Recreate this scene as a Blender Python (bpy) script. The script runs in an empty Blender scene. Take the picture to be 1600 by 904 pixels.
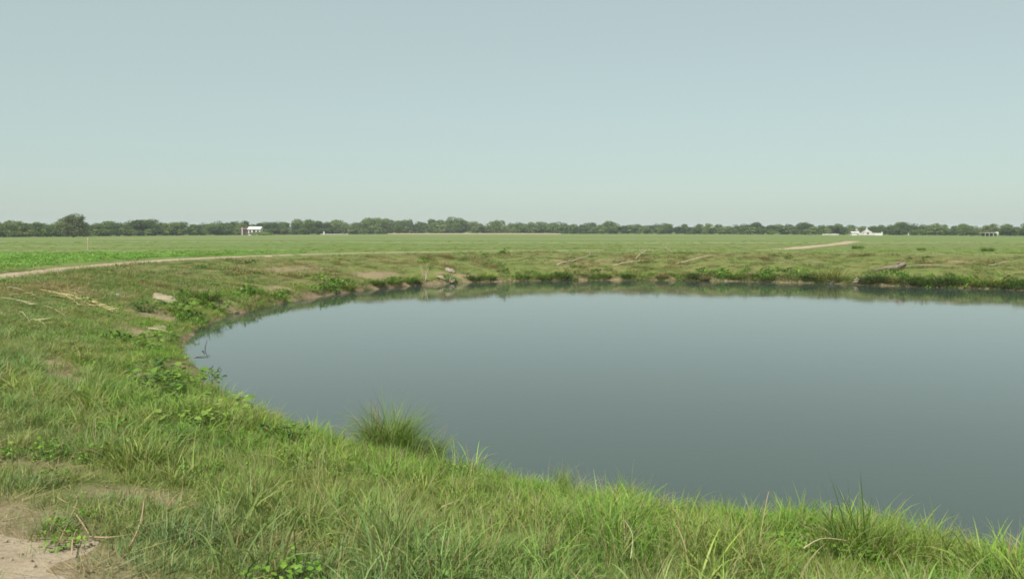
import bpy, bmesh, math, random
import numpy as np
from mathutils import Vector, Matrix, Euler
R = math.radians
rng = np.random.default_rng(7)
random.seed(7)
sc = bpy.context.scene
col = sc.collection

# ------------------------------------------------------------------ camera
CAM_Z = 1.7
FPX = 1330.0
PITCH = math.atan(93.5 / FPX)
cam_d = bpy.data.cameras.new("camera")
cam = bpy.data.objects.new("camera", cam_d)
col.objects.link(cam)
cam.location = (0, 0, CAM_Z)
cam.rotation_euler = (R(90) - PITCH, 0, 0)
cam_d.sensor_width = 36
cam_d.lens = 36 * FPX / 1600
cam_d.clip_start = 0.05
cam_d.clip_end = 9000
sc.camera = cam

# ------------------------------------------------------------------ sky, sun, exposure
SUN_AZ = 202      # compass style: 0 = +Y, clockwise
SUN_EL = 50
w = bpy.data.worlds.new("World")
sc.world = w
w.use_nodes = True
nt = w.node_tree
for n in list(nt.nodes):
    nt.nodes.remove(n)
out = nt.nodes.new("ShaderNodeOutputWorld")
bg = nt.nodes.new("ShaderNodeBackground")
sky = nt.nodes.new("ShaderNodeTexSky")
sky.sky_type = 'NISHITA'
sky.sun_disc = False
sky.sun_elevation = R(SUN_EL)
sky.sun_rotation = R(SUN_AZ)
sky.altitude = 50
sky.air_density = 1.0
sky.dust_density = 1.0
sky.ozone_density = 1.0
hs = nt.nodes.new("ShaderNodeHueSaturation")
hs.inputs['Saturation'].default_value = 0.68
tintn = nt.nodes.new("ShaderNodeMix")
tintn.data_type = 'RGBA'
tintn.blend_type = 'MULTIPLY'
tintn.inputs[0].default_value = 1.0
tintn.inputs[7].default_value = (0.86, 1.06, 0.98, 1)
nt.links.new(sky.outputs[0], hs.inputs['Color'])
nt.links.new(hs.outputs[0], tintn.inputs[6])
hazy = nt.nodes.new("ShaderNodeMix")          # an even summer haze over the whole sky
hazy.data_type = 'RGBA'
hazy.inputs[0].default_value = 0.65
hazy.inputs[7].default_value = (4.02, 4.60, 4.38, 1)
nt.links.new(tintn.outputs[2], hazy.inputs[6])
nt.links.new(hazy.outputs[2], bg.inputs[0])
nt.links.new(bg.outputs[0], out.inputs[0])
bg.inputs[1].default_value = 0.085
sun_d = bpy.data.lights.new("sun", 'SUN')
sun_d.energy = 4.2
sun_d.angle = R(1.2)
sun_d.color = (1.0, 0.95, 0.87)
sun = bpy.data.objects.new("sun", sun_d)
col.objects.link(sun)
sdir = Vector((math.sin(R(SUN_AZ)) * math.cos(R(SUN_EL)), math.cos(R(SUN_AZ)) * math.cos(R(SUN_EL)), math.sin(R(SUN_EL))))
sun.rotation_euler = (-sdir).to_track_quat('-Z', 'Y').to_euler()
sun.location = (0, -20, 60)
sc.view_settings.view_transform = 'Standard'
sc.view_settings.look = 'None'
sc.view_settings.gamma = 1
sc.view_settings.exposure = 0.60
sc.render.engine = 'CYCLES'
sc.cycles.use_denoising = True
sc.cycles.max_bounces = 6
sc.cycles.diffuse_bounces = 2
sc.cycles.glossy_bounces = 2
sc.cycles.transmission_bounces = 3
sc.cycles.volume_bounces = 0
sc.cycles.transparent_max_bounces = 4
sc.cycles.filter_width = 1.7
try:
    sc.cycles.pixel_filter_type = 'BLACKMAN_HARRIS'
except Exception:
    pass

# ------------------------------------------------------------------ helpers
def vnoise(x, y, seed=0):
    xi = np.floor(x).astype(np.int64); yi = np.floor(y).astype(np.int64)
    xf = x - xi; yf = y - yi
    def h(a, b):
        n = (a * 374761393 + b * 668265263 + seed * 974634777) & 0x7fffffff
        n = ((n ^ (n >> 13)) * 1274126177) & 0x7fffffff
        n = (n ^ (n >> 16)) & 0xffff
        return n / 65535.0
    u = xf * xf * (3 - 2 * xf); v = yf * yf * (3 - 2 * yf)
    a = h(xi, yi); b = h(xi + 1, yi); c = h(xi, yi + 1); d = h(xi + 1, yi + 1)
    return (a * (1 - u) + b * u) * (1 - v) + (c * (1 - u) + d * u) * v

def fbm(x, y, scale, seed=0, octs=4, gain=0.5):
    x = np.asarray(x, float) / scale; y = np.asarray(y, float) / scale
    s = 0; a = 1; t = 0
    for i in range(octs):
        s = s + a * vnoise(x * 2 ** i + 13.7 * i, y * 2 ** i + 7.1 * i, seed + i)
        t += a; a *= gain
    return s / t * 2 - 1          # about -1..1

def sst(a, b, x):
    t = np.clip((x - a) / (b - a), 0, 1)
    return t * t * (3 - 2 * t)

def catmull(P, n=8, closed=False):
    P = [np.array(p, float) for p in P]
    o = []
    N = len(P)
    rngi = range(N) if closed else range(N - 1)
    for i in rngi:
        if closed:
            p0, p1, p2, p3 = P[i - 1], P[i], P[(i + 1) % N], P[(i + 2) % N]
        else:
            p0, p1, p2, p3 = P[max(i - 1, 0)], P[i], P[i + 1], P[min(i + 2, N - 1)]
        for k in range(n):
            t = k / n
            o.append(0.5 * ((2 * p1) + (-p0 + p2) * t + (2 * p0 - 5 * p1 + 4 * p2 - p3) * t * t + (-p0 + 3 * p1 - 3 * p2 + p3) * t ** 3))
    if not closed:
        o.append(P[-1])
    return np.array(o)

def polydist(x, y, P, closed=True):
    """unsigned distance to a polyline, chunked"""
    x = np.asarray(x, float).ravel(); y = np.asarray(y, float).ravel()
    A = P; B = np.roll(P, -1, 0) if closed else P[1:]
    if not closed: A = P[:-1]
    D = np.full(x.shape, 1e18)
    for a, b in zip(A, B):
        ab = b - a; l2 = (ab ** 2).sum() + 1e-12
        t = np.clip(((x - a[0]) * ab[0] + (y - a[1]) * ab[1]) / l2, 0, 1)
        dx = x - a[0] - t * ab[0]; dy = y - a[1] - t * ab[1]
        D = np.minimum(D, dx * dx + dy * dy)
    return np.sqrt(D)

def inside(x, y, P):
    x = np.asarray(x, float).ravel(); y = np.asarray(y, float).ravel()
    r = np.zeros(x.shape, bool)
    for a, b in zip(P, np.roll(P, -1, 0)):
        c = ((a[1] > y) != (b[1] > y))
        with np.errstate(divide='ignore', invalid='ignore'):
            xx = (b[0] - a[0]) * (y - a[1]) / (b[1] - a[1] + 1e-15) + a[0]
        r ^= c & (x < xx)
    return r

def tag(o, label=None, cat=None, group=None, kind=None):
    if label: o['label'] = label
    if cat: o['category'] = cat
    if group: o['group'] = group
    if kind: o['kind'] = kind
    return o

def mesh_np(name, V, F, mat=None, attrs=None, smooth=False, uv=None):
    """V (n,3); F list of arrays of faces each (m,k)"""
    me = bpy.data.meshes.new(name)
    V = np.asarray(V, np.float32)
    if not isinstance(F, (list, tuple)): F = [F]
    F = [np.asarray(f, np.int32) for f in F if len(f)]
    me.vertices.add(len(V)); me.vertices.foreach_set('co', V.ravel())
    nl = sum(f.size for f in F); npoly = sum(len(f) for f in F)
    me.loops.add(nl); me.loops.foreach_set('vertex_index', np.concatenate([f.ravel() for f in F]))
    me.polygons.add(npoly)
    tot = np.concatenate([np.full(len(f), f.shape[1], np.int32) for f in F])
    st = np.concatenate([[0], np.cumsum(tot)[:-1]]).astype(np.int32)
    me.polygons.foreach_set('loop_start', st)
    me.update(calc_edges=True)
    me.validate()
    if attrs:
        for k, a in attrs.items():
            a = np.asarray(a, np.float32)
            if a.ndim == 1:
                at_ = me.attributes.new(k, 'FLOAT', 'POINT'); at_.data.foreach_set('value', a)
            else:
                at_ = me.attributes.new(k, 'FLOAT_VECTOR', 'POINT'); at_.data.foreach_set('vector', a.ravel())
    if smooth:
        me.polygons.foreach_set('use_smooth', np.ones(npoly, bool))
    if mat: me.materials.append(mat)
    return me

def link(name, me, parent=None, loc=None, rot=None, scale=None):
    o = bpy.data.objects.new(name, me)
    col.objects.link(o)
    if parent: o.parent = parent
    if loc is not None: o.location = loc
    if rot is not None: o.rotation_euler = rot
    if scale is not None: o.scale = scale if hasattr(scale, '__len__') else (scale,) * 3
    return o

def empty(name, loc, rz=0, label=None, cat=None, group=None):
    o = bpy.data.objects.new(name, None)
    o.empty_display_size = 0.3
    col.objects.link(o)
    o.location = loc; o.rotation_euler = (0, 0, rz)
    return tag(o, label, cat, group)

# ------------------------------------------------------------------ materials
def newmat(name):
    m = bpy.data.materials.new(name); m.use_nodes = True
    t = m.node_tree
    for n in list(t.nodes): t.nodes.remove(n)
    o = t.nodes.new("ShaderNodeOutputMaterial")
    return m, t, o

def N(t, kind, **kw):
    n = t.nodes.new(kind)
    for k, v in kw.items():
        if k.startswith('i_'):
            key = k[2:]
            n.inputs[int(key) if key.isdigit() else key].default_value = v
        else: setattr(n, k, v)
    return n

def mixc(t, fac, a, b, blend='MIX'):
    n = t.nodes.new("ShaderNodeMix"); n.data_type = 'RGBA'; n.blend_type = blend
    for s, v in ((0, fac), (6, a), (7, b)):
        if isinstance(v, (int, float)): n.inputs[s].default_value = v
        elif isinstance(v, tuple): n.inputs[s].default_value = v + (1,) if len(v) == 3 else v
        else: t.links.new(v, n.inputs[s])
    return n.outputs[2]

def mathn(t, op, a, b=None, c=None, clamp=False):
    n = t.nodes.new("ShaderNodeMath"); n.operation = op; n.use_clamp = clamp
    for i, v in enumerate((a, b, c)):
        if v is None: continue
        if isinstance(v, (int, float)): n.inputs[i].default_value = v
        else: t.links.new(v, n.inputs[i])
    return n.outputs[0]

def noise(t, scale, detail=4, rough=0.55, vec=None, dist=0.0):
    n = t.nodes.new("ShaderNodeTexNoise")
    n.inputs['Scale'].default_value = scale; n.inputs['Detail'].default_value = detail
    n.inputs['Roughness'].default_value = rough; n.inputs['Distortion'].default_value = dist
    if vec: t.links.new(vec, n.inputs['Vector'])
    return n.outputs['Fac']

def ramp(t, fac, stops):
    n = t.nodes.new("ShaderNodeValToRGB")
    e = n.color_ramp.elements
    while len(e) < len(stops): e.new(0.5)
    for i, (p, c) in enumerate(stops):
        e[i].position = p
        e[i].color = (c, c, c, 1) if isinstance(c, (int, float)) else tuple(c) + (1,)
    t.links.new(fac, n.inputs[0])
    return n.outputs[0]

def attr(t, name, typ='GEOMETRY'):
    n = t.nodes.new("ShaderNodeAttribute"); n.attribute_name = name; n.attribute_type = typ
    return n

def leaf_surface(t, o, colour, trans=0.35, rough=0.5, spec=0.25):
    p = N(t, "ShaderNodeBsdfPrincipled"); p.inputs['Roughness'].default_value = rough
    p.inputs['Specular IOR Level'].default_value = spec
    t.links.new(colour, p.inputs['Base Color'])
    tr = N(t, "ShaderNodeBsdfTranslucent")
    tc = mixc(t, 1.0, colour, (1.0, 1.05, 0.55), 'MULTIPLY')
    t.links.new(tc, tr.inputs[0])
    mx = N(t, "ShaderNodeMixShader"); mx.inputs[0].default_value = trans
    t.links.new(p.outputs[0], mx.inputs[1]); t.links.new(tr.outputs[0], mx.inputs[2])
    t.links.new(mx.outputs[0], o.inputs[0])

def grass_mat(name, tint=None, trans=0.35, dry=(0.30, 0.24, 0.12), dryfrac=0.12, spec=0.25):
    """blade colour = tint (per instance, or fixed) varied per blade; a share of the blades is dead straw"""
    m, t, o = newmat(name)
    if tint is None:
        base = attr(t, 'tint', 'INSTANCER').outputs['Vector']
        base = mixc(t, 0.0, base, (0, 0, 0))
    else:
        rgb = N(t, "ShaderNodeRGB"); rgb.outputs[0].default_value = tuple(tint) + (1,)
        oi = N(t, "ShaderNodeObjectInfo")
        v = ramp(t, oi.outputs['Random'], [(0, (0.85, 0.88, 0.9)), (1, (1.15, 1.1, 1.05))])
        base = mixc(t, 1.0, rgb.outputs[0], v, 'MULTIPLY')
    rnd = attr(t, 'rnd').outputs['Fac']
    hh = attr(t, 'h').outputs['Fac']
    vv = ramp(t, rnd, [(0, (0.68, 0.72, 0.75)), (0.5, (1, 1, 1)), (1, (1.4, 1.25, 1.15))])
    c = mixc(t, 1.0, base, vv, 'MULTIPLY')
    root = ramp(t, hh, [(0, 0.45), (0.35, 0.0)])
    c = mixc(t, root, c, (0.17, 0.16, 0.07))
    dm = mathn(t, 'GREATER_THAN', mathn(t, 'FRACT', mathn(t, 'MULTIPLY', rnd, 7.31)), 1 - dryfrac)
    c = mixc(t, dm, c, dry)
    leaf_surface(t, o, c, trans, spec=spec)
    return m

def plain(name, c1, c2, scale=6, rough=0.9, bump=0.3, bscale=None, spec=0.2):
    m, t, o = newmat(name)
    tc = N(t, "ShaderNodeTexCoord")
    f = noise(t, scale, 6, 0.6, tc.outputs['Object'])
    c = mixc(t, ramp(t, f, [(0.3, 0), (0.7, 1)]), tuple(c1), tuple(c2))
    p = N(t, "ShaderNodeBsdfPrincipled"); p.inputs['Roughness'].default_value = rough
    p.inputs['Specular IOR Level'].default_value = spec
    t.links.new(c, p.inputs['Base Color'])
    if bump:
        b = N(t, "ShaderNodeBump"); b.inputs['Strength'].default_value = bump; b.inputs['Distance'].default_value = 0.02
        t.links.new(noise(t, bscale or scale * 4, 5, 0.6, tc.outputs['Object']), b.inputs['Height'])
        t.links.new(b.outputs[0], p.inputs['Normal'])
    t.links.new(p.outputs[0], o.inputs[0])
    return m

# ------------------------------------------------------------------ the pond and the lie of the land
WATER_Z = -1.3
SHORE_PTS = [(25.5, 42.2), (22.8, 43.6), (20.4, 45.3), (17.8, 47.2), (14.7, 48.7), (11.3, 49.9), (7.6, 50.2), (3.8, 50.2),
             (0.0, 49.3), (-3.56, 47.2), (-5.16, 45.6), (-6.57, 43.6), (-7.71, 40.9), (-8.63, 38.2), (-9.17, 35.7),
             (-9.56, 33.3), (-9.83, 31.0), (-9.91, 29.2), (-9.6, 26.3), (-9.05, 23.2), (-8.4, 21.3), (-7.45, 19.2),
             (-6.3, 17.1), (-5.3, 15.4), (-4.2, 13.7), (-3.4, 12.6), (-2.8, 11.9), (-2.1, 11.2), (-1.4, 10.5),
             (-0.8, 10.1), (0.0, 9.6), (0.7, 9.05), (1.4, 8.6), (2.1, 8.3), (2.75, 8.1), (3.4, 7.85), (4.1, 7.5), (4.9, 7.1),
             (7.5, 6.6), (12, 7.0), (18, 9), (25, 14), (30.5, 22), (32, 31), (30, 38)]
SHORE = catmull(SHORE_PTS, 5, True)
PATH_C = catmull([(14, -9), (9, -4.2), (4.2, -1.2), (1.2, 0.9), (-1.6, 2.75), (-3.6, 4.35), (-8.6, 9.3), (-14.2, 15.6), (-17.9, 23), (-18.6, 29.5), (-18.9, 34),
                  (-19.3, 39), (-19.5, 44), (-18.9, 49), (-17.2, 53.2), (-14.9, 57), (-12.0, 60.8), (-8.6, 63.4), (-4.9, 65.2), (0, 68),
                  (5.2, 70), (10.8, 72.4), (17.3, 77), (24, 84), (30, 92.6), (36, 103), (46, 121), (60, 150)], 6)

BARE = [  # x, y, radius along, radius across, angle, depth of wear: worn soil patches on the banks
    (-7.6, 14.2, 1.5, 0.42, -0.95, 1), (-6.35, 14.6, .75, 0.3, -0.9, 1), (-3.0, 6.6, .6, 0.24, -0.1, .95), (-1.35, 5.35, .40, 0.24, 0, .95), (-2.5, 5.0, .6, .2, -.5, .6),
    (-10.9, 25.6, 1.1, .8, -.8, .9), (-9.4, 21.5, 1.2, .45, -.9, .8), (-12.5, 33.5, 1.6, 1.1, 1.2, .6), (-11.0, 44, 2.2, .8, .9, .7),
    (-7.0, 46.2, 2.0, .9, .6, .8), (-2.6, 49.0, 1.6, .5, .4, .9), (-10.2, 36.6, 1.3, .5, 1.45, 1), (-10.6, 30.6, .9, .6, 1.5, .8),
    (-13.8, 28, 1.8, .7, 1.3, .6), (5, 55, 3, .8, 0.1, .55), (17, 52.6, 2.5, .7, -.4, .5), (-3.4, 5.7, .6, .25, -.6, .7), (-2.2, 4.3, .5, .3, 0, .8),
    (-4.3, 7.3, .7, .25, -.2, .5), (-16.0, 36, 2.2, .6, 1.5, .6), (-9.5, 52.5, 2.5, .8, .6, .6), (26, 48.2, 1.8, .5, -.5, .6), (-1.6, 4.3, .45, .2, .2, .8)]

def bare_mask(x, y):
    m = np.zeros_like(np.asarray(x, float))
    wob = fbm(x, y, 0.6, 31, 3) * 0.45
    for (bx, by, a, b, an, s) in BARE:
        dx = x - bx; dy = y - by
        u = dx * math.cos(an) + dy * math.sin(an); v = -dx * math.sin(an) + dy * math.cos(an)
        r = np.sqrt((u / a) ** 2 + (v / b) ** 2) + wob
        m = np.maximum(m, s * (1 - sst(0.75, 1.15, r)))
    return m

def grid_axis(a, b, step, lim, g):
    c = list(np.arange(a, b + 1e-6, step))
    s = step; v = b; hi = []
    while v < lim: s *= g; v += s; hi.append(v)
    s = step; v = a; lo = []
    while v > -lim: s *= g; v -= s; lo.append(v)
    return np.array(lo[::-1] + c + hi)

GX = grid_axis(-24, 34, 0.25, 2700, 1.09)
GY = grid_axis(-3, 66, 0.25, 2700, 1.09)
XX, YY = np.meshgrid(GX, GY)
fx = XX.ravel(); fy = YY.ravel()
near = (fx > -120) & (fx < 140) & (fy > -100) & (fy < 180)
D = np.full(fx.shape, 200.0)
dn = polydist(fx[near], fy[near], SHORE); dn = np.where(inside(fx[near], fy[near], SHORE), -dn, dn)
D[near] = dn
PD = np.full(fx.shape, 200.0)
PD[near] = polydist(fx[near], fy[near], PATH_C, False)
wob = fbm(fx, fy, 2.2, 3, 3) * 0.35 + fbm(fx, fy, 0.7, 5, 2) * 0.16
Dw = D + wob * sst(3, 0.5, np.abs(D)) * np.where(fy > 16, 1.0, 0.8)
t_ = np.clip(Dw / 8.6, 0, 1)
Z = WATER_Z + 0.16 * sst(0, 0.35, Dw) + 1.14 * (1 - (1 - t_) ** 1.7)
Z = np.where(Dw < 0, WATER_Z + np.maximum(Dw * 0.55, -1.5), Z)
bank = sst(0.05, 1.0, Dw) * (1 - sst(9, 14, Dw))
Z = Z + bank * (1 - sst(2.2, 0.9, PD)) * (0.085 * fbm(fx, fy, 1.3, 11, 4) + 0.11 * fbm(fx, fy, 3.5, 12, 2) * sst(12, 30, fy) + 0.24 * fbm(fx * 0.6, fy, 1.5, 18, 4) * sst(36, 48, fy))
Z = Z - 0.38 * sst(16, 45, D) + 0.05 * fbm(fx, fy, 6, 14, 3) * sst(16, 40, D) * (D < 190)
Z = Z - 0.02 * bare_mask(fx, fy)
ZG = Z.reshape(XX.shape); DG = D.reshape(XX.shape); PG = PD.reshape(XX.shape)

def lookup(G, x, y):
    x = np.asarray(x, float); y = np.asarray(y, float)
    i = np.clip(np.searchsorted(GX, x) - 1, 0, len(GX) - 2); j = np.clip(np.searchsorted(GY, y) - 1, 0, len(GY) - 2)
    u = np.clip((x - GX[i]) / (GX[i + 1] - GX[i]), 0, 1); v = np.clip((y - GY[j]) / (GY[j + 1] - GY[j]), 0, 1)
    return (G[j, i] * (1 - u) + G[j, i + 1] * u) * (1 - v) + (G[j + 1, i] * (1 - u) + G[j + 1, i + 1] * u) * v
def H(x, y): return lookup(ZG, x, y)
def Hs(x, y): return float(lookup(ZG, x, y))

def at(px, py, z=None):
    """world point on the ground that the photograph's pixel (1600 wide) looks at"""
    x = (px - 800) / FPX; y = -(py - 452) / FPX
    d = Vector((x, math.cos(PITCH) + y * math.sin(PITCH), -math.sin(PITCH) + y * math.cos(PITCH)))
    if z is not None:
        t = (z - CAM_Z) / d.z
        return Vector((d.x * t, d.y * t, z))
    t = 2.0
    while t < 900:
        p = Vector((d.x * t, d.y * t, CAM_Z + d.z * t))
        h = Hs(p.x, p.y)
        if p.z <= max(h, WATER_Z): return Vector((p.x, p.y, h))
        t *= 1.004
    return Vector((d.x * t, d.y * t, 0))

# ground material -----------------------------------------------------------
m_ground, t, o = newmat("ground_soil_and_turf")
geo = N(t, "ShaderNodeNewGeometry")
pos = geo.outputs['Position']
wear = attr(t, 'wear').outputs['Fac']; wet = attr(t, 'wet').outputs['Fac']; crop = attr(t, 'crop').outputs['Fac']; field = attr(t, 'field').outputs['Fac']
n1 = noise(t, 1.1, 6, 0.62, pos); n2 = noise(t, 9, 5, 0.6, pos); n3 = noise(t, 0.22, 5, 0.6, pos)
soil = mixc(t, ramp(t, n2, [(0.3, 0), (0.7, 1)]), (0.20, 0.15, 0.09), (0.30, 0.235, 0.155))
turf = mixc(t, ramp(t, n1, [(0.35, 0), (0.65, 1)]), (0.095, 0.145, 0.033), (0.155, 0.165, 0.055))
turf = mixc(t, ramp(t, n2, [(0.35, 0.0), (0.75, 0.55)]), turf, (0.10, 0.13, 0.035))
turf = mixc(t, ramp(t, n3, [(0.42, 0.0), (0.66, 0.45)]), turf, (0.19, 0.15, 0.075))
# the far fields: long strips of crop and grass that run across
sep = N(t, "ShaderNodeSeparateXYZ"); t.links.new(pos, sep.inputs[0])
mp = N(t, "ShaderNodeMapping"); mp.inputs['Scale'].default_value = (0.006, 0.05, 1); mp.inputs['Rotation'].default_value = (0, 0, R(4)); t.links.new(pos, mp.inputs[0])
nf = noise(t, 1.0, 5, 0.6, mp.outputs[0], 0.4)
mp2 = N(t, "ShaderNodeMapping"); mp2.inputs['Scale'].default_value = (0.05, 0.3, 1); t.links.new(pos, mp2.inputs[0])
nf2 = noise(t, 1.0, 6, 0.7, mp2.outputs[0])
fld = ramp(t, nf, [(0.30, (0.150, 0.165, 0.062)), (0.43, (0.105, 0.170, 0.042)), (0.53, (0.125, 0.185, 0.050)), (0.60, (0.19, 0.205, 0.085)), (0.68, (0.115, 0.175, 0.045))])
fld = mixc(t, ramp(t, nf2, [(0.35, 0.0), (0.7, 0.45)]), fld, (0.175, 0.175, 0.075))
fld = mixc(t, ramp(t, n2, [(0.3, 0.0), (0.8, 0.3)]), fld, (0.08, 0.12, 0.03))
cropc = mixc(t, ramp(t, n1, [(0.35, 0), (0.65, 1)]), (0.12, 0.21, 0.045), (0.16, 0.24, 0.06))
c = mixc(t, field, turf, fld)
c = mixc(t, crop, c, cropc)
c = mixc(t, wear, c, soil)
mud = mixc(t, ramp(t, n2, [(0.3, 0), (0.7, 1)]), (0.16, 0.115, 0.07), (0.29, 0.22, 0.14))
c = mixc(t, wet, c, mud)
p = N(t, "ShaderNodeBsdfPrincipled"); p.inputs['Roughness'].default_value = 0.95; p.inputs['Specular IOR Level'].default_value = 0.1
t.links.new(c, p.inputs['Base Color'])
b = N(t, "ShaderNodeBump"); b.inputs['Strength'].default_value = 0.8; b.inputs['Distance'].default_value = 0.05
t.links.new(noise(t, 14, 6, 0.65, pos), b.inputs['Height']); t.links.new(b.outputs[0], p.inputs['Normal'])
t.links.new(p.outputs[0], o.inputs[0])

wear = bare_mask(fx, fy)
wear = np.maximum(wear, 0.95 * (1 - sst(0.55, 1.3, PD - .45 * sst(10, 6, fy) + 0.35 * fbm(fx, fy, 0.9, 41, 3))))
wet = (1 - sst(0.05, 0.55, Dw + 0.25 * fbm(fx, fy, 1.1, 44, 3))) * np.where(fy > 16, 1, .7) * (1 - .25 * sst(-1, 5, fx))
cropm = sst(1.5, 3.5, PD) * (1 - sst(-27, -10, fx + 0.25 * (fy - 50) + 3 * fbm(fx, fy, 4, 55, 3))) * (D > 6) * (1 - sst(66, 82, fy + 3 * fbm(fx, fy, 6, 51, 3))) * (fy > 5) * (fx < 0)
outside = (fx < -17)
cropm = cropm * (D > 11)
fieldm = sst(11, 16, D)
nx, ny = len(GX), len(GY)
idx = np.arange(nx * ny).reshape(ny, nx)
F = np.stack([idx[:-1, :-1], idx[:-1, 1:], idx[1:, 1:], idx[1:, :-1]], -1).reshape(-1, 4)
me = mesh_np("ground", np.stack([fx, fy, Z], 1), F, m_ground, dict(wear=wear, wet=wet, crop=cropm, field=fieldm), smooth=True)
tag(link("ground", me), kind='structure')
WG = wear.reshape(XX.shape); CG = cropm.reshape(XX.shape)

# water ----------------------------------------------------------------------
m_water, t, o = newmat("pond_water")
geo = N(t, "ShaderNodeNewGeometry")
p = N(t, "ShaderNodeBsdfPrincipled")
p.inputs['Base Color'].default_value = (0.042, 0.061, 0.050, 1)
p.inputs['Roughness'].default_value = 0.03
p.inputs['IOR'].default_value = 1.333
mp = N(t, "ShaderNodeMapping"); mp.inputs['Scale'].default_value = (1.0, 2.2, 1); t.links.new(geo.outputs['Position'], mp.inputs[0])
wn = noise(t, 3.0, 3, 0.5, mp.outputs[0], 0.2)
wn2 = noise(t, 0.35, 2, 0.5, mp.outputs[0])
hh = mathn(t, 'ADD', wn, mathn(t, 'MULTIPLY', wn2, 2.0))
b = N(t, "ShaderNodeBump"); b.inputs['Strength'].default_value = 0.05; b.inputs['Distance'].default_value = 0.02
t.links.new(hh, b.inputs['Height']); t.links.new(b.outputs[0], p.inputs['Normal'])
t.links.new(p.outputs[0], o.inputs[0])
cen = SHORE.mean(0)
OUT = []
for i in range(len(SHORE)):
    a = SHORE[i - 1]; b_ = SHORE[(i + 1) % len(SHORE)]
    tg = b_ - a; nrm = np.array([tg[1], -tg[0]]); nrm /= np.linalg.norm(nrm)
    if np.dot(nrm, SHORE[i] - cen) < 0: nrm = -nrm
    OUT.append(SHORE[i] + nrm * 0.7)
bm = bmesh.new()
vs = [bm.verts.new((q[0], q[1], WATER_Z)) for q in OUT]
f = bm.faces.new(vs)
if f.normal.z < 0: f.normal_flip()
bmesh.ops.triangulate(bm, faces=bm.faces[:])
bmesh.ops.recalc_face_normals(bm, faces=bm.faces[:])
me = bpy.data.meshes.new("pond_water"); bm.to_mesh(me); bm.free()
me.materials.append(m_water)
if me.polygons[0].normal.z < 0: me.flip_normals()
tag(link("pond_water", me), kind='structure')

# dirt path along the rim ------------------------------------------------------
m_path, t, o = newmat("dry_path_dirt")
geo = N(t, "ShaderNodeNewGeometry"); pos = geo.outputs['Position']
n1 = noise(t, 2.5, 6, 0.62, pos); n2 = noise(t, 26, 5, 0.65, pos)
c = mixc(t, ramp(t, n1, [(0.3, 0), (0.7, 1)]), (0.29, 0.235, 0.165), (0.43, 0.355, 0.255))
c = mixc(t, ramp(t, n2, [(0.45, 0), (0.72, 0.5)]), c, (0.19, 0.14, 0.09))
p = N(t, "ShaderNodeBsdfPrincipled"); p.inputs['Roughness'].default_value = 0.95; p.inputs['Specular IOR Level'].default_value = 0.1
t.links.new(c, p.inputs['Base Color'])
b = N(t, "ShaderNodeBump"); b.inputs['Strength'].default_value = 0.7; b.inputs['Distance'].default_value = 0.02
t.links.new(noise(t, 30, 6, 0.7, pos), b.inputs['Height']); t.links.new(b.outputs[0], p.inputs['Normal'])
t.links.new(p.outputs[0], o.inputs[0])

def drape(name, line, wfun, mat, lift=0.012, step=0.12, cols=8):
    seg = np.sqrt((np.diff(line, axis=0) ** 2).sum(1)); s = np.concatenate([[0], np.cumsum(seg)])
    n = int(s[-1] / step); u = np.linspace(0, s[-1], n)
    cx = np.interp(u, s, line[:, 0]); cy = np.interp(u, s, line[:, 1])
    tx = np.gradient(cx); ty = np.gradient(cy); l = np.hypot(tx, ty); nx_, ny_ = -ty / l, tx / l
    wl = wfun(u, cy) * (1 + 0.30 * fbm(u, u * 0 + 3, 1.3, 61, 4) + .3 * fbm(u, u * 0 + 1, .45, 63, 3)); wr = wfun(u, cy) * (1 + 0.30 * fbm(u, u * 0 + 9, 1.3, 67, 4) + .3 * fbm(u, u * 0 + 5, .45, 69, 3))
    k = np.linspace(-1, 1, cols)
    off = np.where(k[None] < 0, k[None] * wl[:, None], k[None] * wr[:, None])
    X = cx[:, None] + nx_[:, None] * off; Y = cy[:, None] + ny_[:, None] * off
    ZZ = H(X, Y) + lift * np.where(np.abs(k[None]) > 0.99, 0.1, 1)
    V = np.stack([X, Y, ZZ], -1).reshape(-1, 3)
    id_ = np.arange(n * cols).reshape(n, cols)
    F = np.stack([id_[:-1, :-1], id_[:-1, 1:], id_[1:, 1:], id_[1:, :-1]], -1).reshape(-1, 4)[:, ::-1]
    me = mesh_np(name, V, F, mat, smooth=True)
    return tag(link(name, me), kind='structure')
drape("path", PATH_C, lambda u, y: np.where(y > 90, 1.1, np.where(y > 50, 0.55, np.where(y < 8, 1.05, 0.78))), m_path)
drape("field_track", catmull([(-150, 148), (-60, 143), (0, 137), (40, 134), (75, 140)], 12), lambda u, y: 0.8 + 0 * u, m_path, step=1.0, cols=4, lift=0.02)
drape("field_track", catmull([(-95, 196), (-40, 192), (30, 190), (60, 199)], 12), lambda u, y: 0.9 + 0 * u, m_path, step=1.0, cols=4, lift=0.02)
m_stub = plain("stubble", (0.36, 0.29, 0.17), (0.44, 0.37, 0.23), 0.3, bump=0)
drape("stubble_field", np.array([(-58, 398.), (-30, 402), (0, 404), (22, 405)]), lambda u, y: 15 + 0 * u, m_stub, step=3, cols=6, lift=0.25)

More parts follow.
